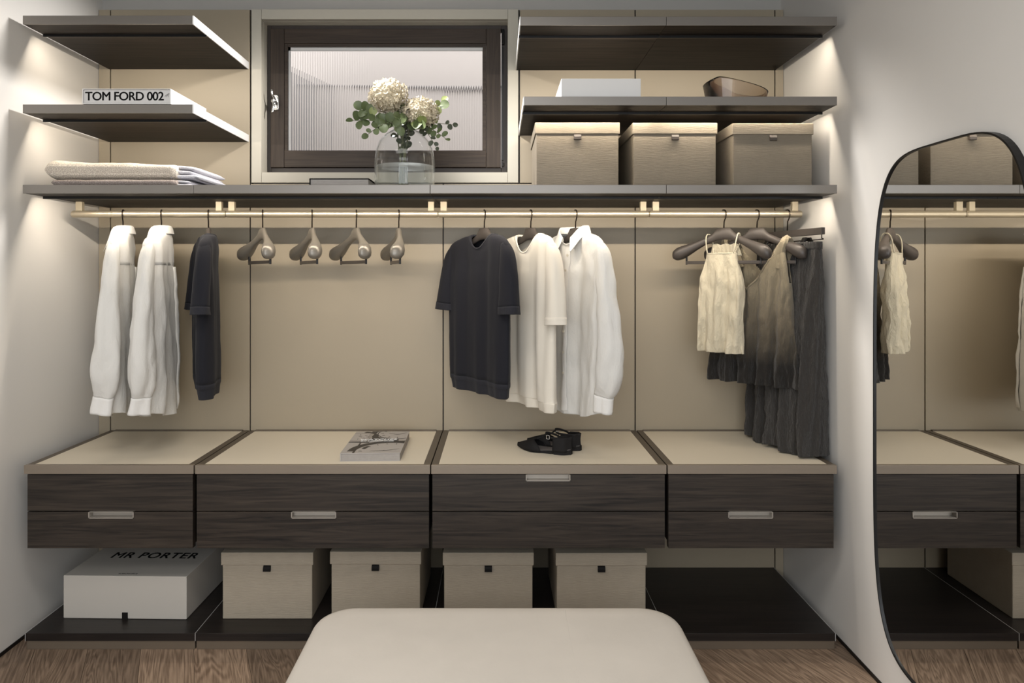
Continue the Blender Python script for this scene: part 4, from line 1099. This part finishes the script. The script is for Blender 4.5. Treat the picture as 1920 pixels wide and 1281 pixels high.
# leaf meshes shared by all sprigs
def leaf_mesh(m, r, asp):
    bm = new_bm(); n = 12
    c = bm.verts.new((0, r*.9, .0012)); vs = []
    for j in range(n):
        a = 2*math.pi*j/n
        x, y = r*asp*math.sin(a), r*(1-math.cos(a))
        vs.append(bm.verts.new((x, y, .12*r*(abs(x)/r)**2*3)))
    for j in range(n): bm.faces.new((c, vs[j], vs[(j+1) % n]))
    me = bpy.data.meshes.new('leaf'); bm.to_mesh(me); bm.free(); me.materials.append(m)
    me.polygons.foreach_set('use_smooth', [True]*len(me.polygons)); return me
LM = [leaf_mesh(M[m], r, asp) for m in ('leaf', 'leafpale', 'leafdark') for r, asp in ((.0180, .95), (.0135, .8))]
mouth = Vector((VX-.004, VY, ZSH+.252))
def sprig(label, end, bend, n_leaf, kinds, big=.5, seed=0, low=0, start=.34):
    rnd = random.Random(seed)
    foot = Vector((VX-.01+rnd.uniform(-.022, .022), VY+rnd.uniform(-.02, .02), ZSH+.0125))
    mp = mouth+Vector((rnd.uniform(-.026, .026), rnd.uniform(-.026, .026), 0))
    mid = Vector((VX-.006+rnd.uniform(-.012, .012), VY+rnd.uniform(-.012, .012), ZSH+.12))
    end = Vector(end)
    t = thing('eucalyptus_sprig', label, 'foliage', tuple(foot), 0, 'eucalyptus sprigs in the vase')
    path = smooth_path([foot, mid, mp, mp.lerp(end, .5)+Vector(bend), end], 8)
    bm = new_bm(); k = len(path); add_tube(bm, path, [.0026-.0016*i/k for i in range(k)], 7)
    obj('stem', bm, M['stem'], t, smooth=True)
    up = path[16:]
    for i in range(n_leaf+low):
        if i < n_leaf:
            f = start+(1-start)*i/max(1, n_leaf-1); q = up[min(int(f*(len(up)-1)), len(up)-1)]
        else:
            q = path[rnd.randint(10, 17)]
        i0 = path.index(q); T = (path[min(i0+1, k-1)]-path[i0-1]).normalized()
        side = Vector((0, -1, 0)).cross(T).normalized()*(1 if i % 2 else -1)
        dirv = (side*1.0+T*.6+Vector((rnd.uniform(-.4, .4), rnd.uniform(-.7, .2), rnd.uniform(-.4, .4)))).normalized()
        if i == n_leaf-1: dirv = (T+Vector((0, rnd.uniform(-.5, 0), 0))).normalized()
        if i >= n_leaf: dirv = Vector((rnd.uniform(-1, 1), rnd.uniform(-.8, .5), rnd.uniform(-.3, .8))).normalized()
        nz_ = Vector((rnd.uniform(-.7, .7), -1, rnd.uniform(-.4, .7)))
        nz_ = (nz_-dirv*nz_.dot(dirv)).normalized(); xx = dirv.cross(nz_)
        mt = Matrix((xx, dirv, nz_)).transposed().to_4x4()
        kd = rnd.choice(kinds)
        sc = rnd.uniform(.85, 1.15)*(1 if rnd.random() < big else .75)
        if i >= n_leaf: sc *= .7; kd = rnd.choice((4, 5))
        mt = Matrix.Translation(q-foot) @ mt @ Matrix.Scale(sc, 4)
        o = bpy.data.objects.new('leaf', LM[kd]); C.objects.link(o); o.parent = t; o.matrix_local = mt
    return t
def fl(px, py, Y): return at(px, py, Y)
sprig('eucalyptus sprig reaching farthest towards the window handle', fl(662, 226, .20), (0, 0, .012), 12, (0, 0, 1), .8, 1, 5, .25)
sprig('eucalyptus sprig standing up under the taller bloom on the handle side', fl(680, 204, .19), (-.01, 0, .0), 12, (0, 2, 0), .9, 2, 7, .2)
sprig('eucalyptus sprig drooping over the vase shoulder on the handle side', fl(690, 252, .15), (0, -.01, .03), 8, (0, 0, 1), .5, 3, 2, .3)
sprig('eucalyptus sprig of broad leaves in front, between the two blooms', fl(752, 238, .13), (0, -.03, .03), 12, (0, 1, 0), 1, 4, 7, .2)
sprig('eucalyptus sprig of broad leaves below the lower bloom', fl(790, 232, .13), (0, -.02, .02), 12, (0, 0, 2), 1, 5, 7, .2)
sprig('yellow-green leaved sprig peeping between the two blooms', fl(752, 207, .22), (0, 0, 0), 5, (1, 1, 0), .7, 6, 1, .5)
sprig('eucalyptus sprig standing up beside the lower bloom', fl(829, 192, .22), (.015, 0, .0), 8, (0, 2, 1), .6, 7, 2, .35)
sprig('thin eucalyptus sprig reaching farthest from the window handle', fl(849, 234, .20), (.01, 0, .015), 8, (3, 5, 5), .3, 8, 2, .4)
sprig('eucalyptus sprig drooping outward on the hinge side', fl(836, 260, .17), (.01, 0, .03), 9, (1, 0, 1), .6, 9, 1, .45)
sprig('small dark sprig hanging lowest on the hinge side', fl(818, 276, .15), (.01, -.01, .035), 7, (3, 5, 5), .3, 10, 2, .5)
sprig('dark leaved sprig filling the vase mouth behind', fl(735, 226, .25), (0, .02, .02), 12, (4, 0, 4), .9, 11, 9, .15)
def bloom(label, c, r, seed):
    rnd = random.Random(seed)
    c = Vector(c); foot = Vector((VX-.008+rnd.uniform(-.015, .015), VY+rnd.uniform(-.01, .01), ZSH+.0125))
    t = thing('hydrangea', label, 'flower', tuple(foot), 0, 'hydrangea blooms in the vase')
    bm = new_bm(); pth = smooth_path([foot, (VX-.006, VY+.004, ZSH+.12), mouth+Vector((rnd.uniform(-.01, .01), .004, 0)), c+Vector((0, 0, -r*.6)), c], 8)
    add_tube(bm, pth, .0034, 8); obj('stem', bm, M['stem'], t, smooth=True)
    bm = new_bm(); n = 340
    for i in range(n):
        zf = 1-2*(i+.5)/n; ph = i*2.39996
        d = Vector((math.sqrt(1-zf*zf)*math.cos(ph), math.sqrt(1-zf*zf)*math.sin(ph), zf*.86))
        p = c+d*r*rnd.uniform(.80, 1.0)
        nrm = (d+Vector((rnd.uniform(-.5, .5), rnd.uniform(-.5, .5), rnd.uniform(-.5, .5)))).normalized()
        a = nrm.orthogonal().normalized(); b = nrm.cross(a); rot = rnd.uniform(0, 6.28); pr = rnd.uniform(.0068, .0098)
        for k in range(4):
            q = rot+k*math.pi/2
            e = a*math.cos(q)+b*math.sin(q); f = nrm.cross(e)
            cup = rnd.uniform(.1, .6)
            vs = [bm.verts.new(p+e*(pr*u_)+f*(pr*v_)+nrm*(pr*cup*u_*u_)) for u_, v_ in ((.05, 0), (.5, .48), (1.0, .32), (1.12, 0), (1.0, -.32), (.5, -.48))]
            bm.faces.new(vs)
    o = obj('florets', bm, M['bloom'], t); o['kind'] = 'stuff'
    # dark core so the ball is not hollow
    bm = new_bm(); bmesh.ops.create_icosphere(bm, subdivisions=2, radius=r*.72, matrix=Matrix.Translation(c)); obj('core', bm, M['bloom'], t, smooth=True)
bloom('cream hydrangea bloom, the taller of the two in the vase', fl(728, 182, .20), .083, 3)
bloom('cream hydrangea bloom, the lower of the two in the vase', fl(789, 212, .19), .072, 5)

# ------------------------------------------------------------------ smoked glass bowl
by = .17; s = F0/(DF+by)
t = thing('glass_bowl', 'smoked brown glass bowl with slanting rim on the upper shelf', 'bowl', ((1380-933)/s, by, ZMR))
cx0, cx1 = (1320-933)/s, (1437-933)/s; cxm = (cx0+cx1)/2; rx_ = (cx1-cx0)/2
zl = CZ+(510-152)/s-ZMR; zr = CZ+(510-177)/s-ZMR
def bowl_ring(f, inner):
    out = []; n = 56
    for j in range(n):
        q = 2*math.pi*j/n; c_, s_ = sg(math.cos(q), .75), sg(math.sin(q), .75)
        rim = zr+(zl-zr)*min(1, max(0, (1-c_)/2*1.18))**1.0 - (.010 if c_ < -.75 else 0)*((-c_-.75)/.25)
        sc_ = (.86+.14*f)-((.05+.30*max(0, -c_-.35)*(1-.6*f)) if inner else 0)
        z = f*rim if not inner else .012+f*(rim-.012)
        out.append(Vector((cxm+rx_*sc_*c_, by+.085*sc_*s_, ZMR+z)))
    return out
bm = new_bm()
fs = [0, .04, .2, .5, .8, .96, 1.0]
rows = [bowl_ring(f, False) for f in fs]+[bowl_ring(f, True) for f in reversed([0, .05, .3, .6, .9, .985])]
loft(bm, rows, True, True, True); obj('bowl_shell', bm, M['smoke'], t, smooth=True, subd=1)

# ------------------------------------------------------------------ shoes
def shoe(label, heel, toe, seed, side):
    heel, toe = Vector(heel), Vector(toe); d = toe-heel; L = d.length
    t = thing('flat_shoe', label, 'shoe', (heel.x, heel.y, zc), math.atan2(d.y, d.x), 'pair of black ankle-strap shoes')
    # local x: heel -> toe
    def half(f):      # half width of the sole
        return tab_at([(.010,), (.027,), (.030,), (.029,), (.028,), (.033,), (.038,), (.037,), (.028,), (.016,), (.005,)], f*10)[0]
    def off(f): return side*.008*math.sin(f*math.pi)-side*.004*f
    n = 40
    bm = new_bm()
    top = [(f*L, off(f)+half(f)) for f in [i/n for i in range(n+1)]]+[(f*L, off(f)-half(f)) for f in [i/n for i in range(n, -1, -1)]]
    lift = lambda x: .012*max(0, 1-x/(L*.30))**.3 if x < L*.3 else 0.0
    a = [bm.verts.new((x, y, .013*max(0, min(1, (L*.32-x)/(L*.05)))+.0015+.006*max(0, (x/L-.8)/.2)**2)) for x, y in top]
    b = [bm.verts.new((x, y, .019-.010*min(1, x/(L*.55))+.006*max(0, (x/L-.8)/.2)**2)) for x, y in top]
    m_ = len(top)
    bm.faces.new(a); bm.faces.new(list(reversed(b)))
    for i in range(m_): j = (i+1) % m_; bm.faces.new((a[j], a[i], b[i], b[j]))
    obj('sole', bm, M['shoe'], t, local=True)
    bm = new_bm()
    hp = [(f*L, off(f)+half(f)*.97) for f in [i/12*.27 for i in range(13)]]+[(f*L, off(f)-half(f)*.97) for f in [i/12*.27 for i in range(12, -1, -1)]]
    add_prism(bm, hp, 0, .0145, 'xy'); obj('heel', bm, M['shoe'], t, local=True)
    bm = new_bm()
    zi = lambda f: .0195-.010*min(1, f/.55)+.006*max(0, (f-.8)/.2)**2
    rows = [[Vector((f*L, off(f)+half(f)*q*.93, zi(f)+.0012)) for q in (-1, -.5, 0, .5, 1)] for f in [.01+i/24*.9 for i in range(25)]]
    loft(bm, rows, False); obj('insole', bm, M['lining'], t, local=True, solid=.0015, label='grey leather insole')
    # pointed vamp
    bm = new_bm(); rows = []
    for i in range(17):
        f = .50+i/16*.5
        hh = tab_at([(.040,), (.043,), (.040,), (.033,), (.024,), (.012,)], (f-.5)/.5*5)[0]
        row = []
        open_ = max(0, 1-(f-.5)/.17)                 # topline opening
        for j in range(21):
            q = -1+2*j/20
            an = math.pi/2*(1-q)
            y = half(f)*1.04*math.cos(an); z = zi(f)-.006+hh*math.sin(an)**.8
            xx = f*L
            if open_ > 0: xx += .0
            row.append(Vector((xx+.038*open_*math.sin(an)**2*1.0, off(f)+y, z)))
        rows.append(row)
    loft(bm, rows, False); obj('vamp', bm, M['shoe'], t, smooth=True, solid=.0022, local=True)
    # heel counter
    bm = new_bm(); rows = []
    for i in range(9):
        g_ = i/8; row = []
        for j in range(27):
            q = -1+2*j/26
            f = .0+.30*abs(q)**1.6*1.0
            hh = (.058-.010*abs(q)**2)*g_
            y = math.copysign(half(f), q)*min(1, abs(q)*2.2)*(1-.10*g_)
            row.append(Vector((f*L-.002+.004*math.sin(g_*3)*(1-abs(q)), off(f)+y, .012+hh)))
        rows.append(row)
    loft(bm, rows, False); obj('heel_counter', bm, M['shoe'], t, smooth=True, solid=.0024, local=True)
    # ankle strap and instep strap
    def band(name, pts, wd, closed=False):
        bm = new_bm(); P = smooth_path(pts, 7); rows = []
        for i, p in enumerate(P):
            rows.append([p+Vector((0, 0, -wd/2)), p+Vector((0, 0, wd/2))])
        loft(bm, rows, False); return obj(name, bm, M['shoe'], t, smooth=True, solid=.002, local=True)
    s_ = side
    band('ankle_strap', [(.27*L, -.028, .058), (.36*L, -.031, .064), (.44*L, -.018, .071), (.465*L, 0, .074), (.44*L, .018, .071), (.36*L, .031, .066), (.25*L, .030, .064), (.12*L, .024, .064), (.04*L, .010, .064), (.035*L, -.010, .064), (.12*L, -.024, .063), (.25*L, -.029, .060)], .008)
    band('instep_strap', [(.465*L, .0, .070), (.50*L, 0, .063), (.56*L, 0, .052), (.63*L, 0, .047)], .008)
    bm = new_bm(); p = Vector((.37*L, .0325 if True else 0, .066))
    P = [p+Vector((dx, 0.001, dz)) for dx, dz in ((-.006, -.007), (.006, -.007), (.006, .007), (-.006, .007), (-.006, -.007))]
    for u_, v_ in zip(P[:-1], P[1:]): add_tube(bm, [u_, v_], .0011, 6)
    obj('buckle', bm, M['chrome'], t, local=True, label='small silver buckle')
z_ = zc
shoe('black pointed flat shoe with ankle strap, the one in front', (.292, .155, z_), (.082, .262, z_), 1, 1)
shoe('black pointed flat shoe with ankle strap, the one behind', (.335, .215, z_), (.128, .335, z_), 2, -1)

# ------------------------------------------------------------------ mirror
MC = (-.562, .957); MA, MB_ = .352, .825; XM = 1.283
def mring(sa, n=120, ex=2/4.4):
    out = []
    for i in range(n):
        q = 2*math.pi*i/n
        out.append((MC[0]+(MA+sa)*sg(math.cos(q), ex), MC[1]+(MB_+sa)*sg(math.sin(q), ex)))
    return out
t = thing('wall_mirror', 'tall round-cornered mirror with thin black frame on the side wall', 'mirror', (XR, MC[0], MC[1]-MB_))
bm = new_bm(); add_prism(bm, mring(-.004), XM, XM+.006, 'yz'); obj('mirror_glass', bm, M['mirror'], t)
bm = new_bm(); 
rows = [[Vector((x, y, z)) for y, z in mring(sa)] for x, sa in ((XR-.0005, -.005), (XR-.0005, .0), (XM-.005, .0), (XM-.005, -.0045), (XM+.006, -.0045))]
loft(bm, rows, True); 
obj('frame', bm, M['black'], t, smooth=False)

# ------------------------------------------------------------------ bench
BX, BY0, BY1, BZ = .518, -.518, -1.62, .42
t = thing('upholstered_bench', 'wide pale suede bench with rounded corners in front of the drawers', 'bench', (0, (BY0+BY1)/2, 0))
def rrect(hx_, y0, y1, r, n=10):
    P = []
    for cx_, cy_, a0 in ((hx_-r, y1-r, 0), (-hx_+r, y1-r, 90), (-hx_+r, y0+r, 180), (hx_-r, y0+r, 270)):
        for k in range(n+1):
            q = R(a0+90*k/n); P.append((cx_+r*math.cos(q), cy_+r*math.sin(q)))
    return P
bm = new_bm(); rows = []
for ins, z in ((.03, .10), (.006, .115), (0, .14), (0, BZ-.030), (.003, BZ-.014), (.011, BZ-.004), (.024, BZ), (.06, BZ+.0015)):
    rows.append([Vector((x, y, z)) for x, y in rrect(BX-ins, BY1+ins, BY0-ins, .105-ins*.6)])
rows.append([Vector((x*.4, (BY0+BY1)/2+(y-(BY0+BY1)/2)*.4, BZ+.004)) for x, y in rrect(BX, BY1, BY0, .1)])
loft(bm, rows, True, True, True); obj('cushion', bm, M['suede'], t, smooth=True)
bm = new_bm(); sxm = .195
rows = []
for i in range(40):
    y = BY0-.03+(BY1-BY0+.06)*i/39
    sx2 = sxm-.006*i/39
    rows.append([Vector((sx2-.0022, y, BZ+.0008+.0022*min(1, min(i, 39-i)/12))), Vector((sx2, y, BZ+.0020+.0026*min(1, min(i, 39-i)/12))), Vector((sx2+.0022, y, BZ+.0008+.0022*min(1, min(i, 39-i)/12)))])
loft(bm, rows, False); obj('seam', bm, M['suede'], t, smooth=True)
for x in (-.42, .42):
    for y in (BY0-.1, BY1+.1):
        bm = new_bm(); add_tube(bm, [(x, y, 0), (x, y, .104)], [.018, .024], 14); obj('leg', bm, M['benchbase'], t)
bpy.context.view_layer.update()
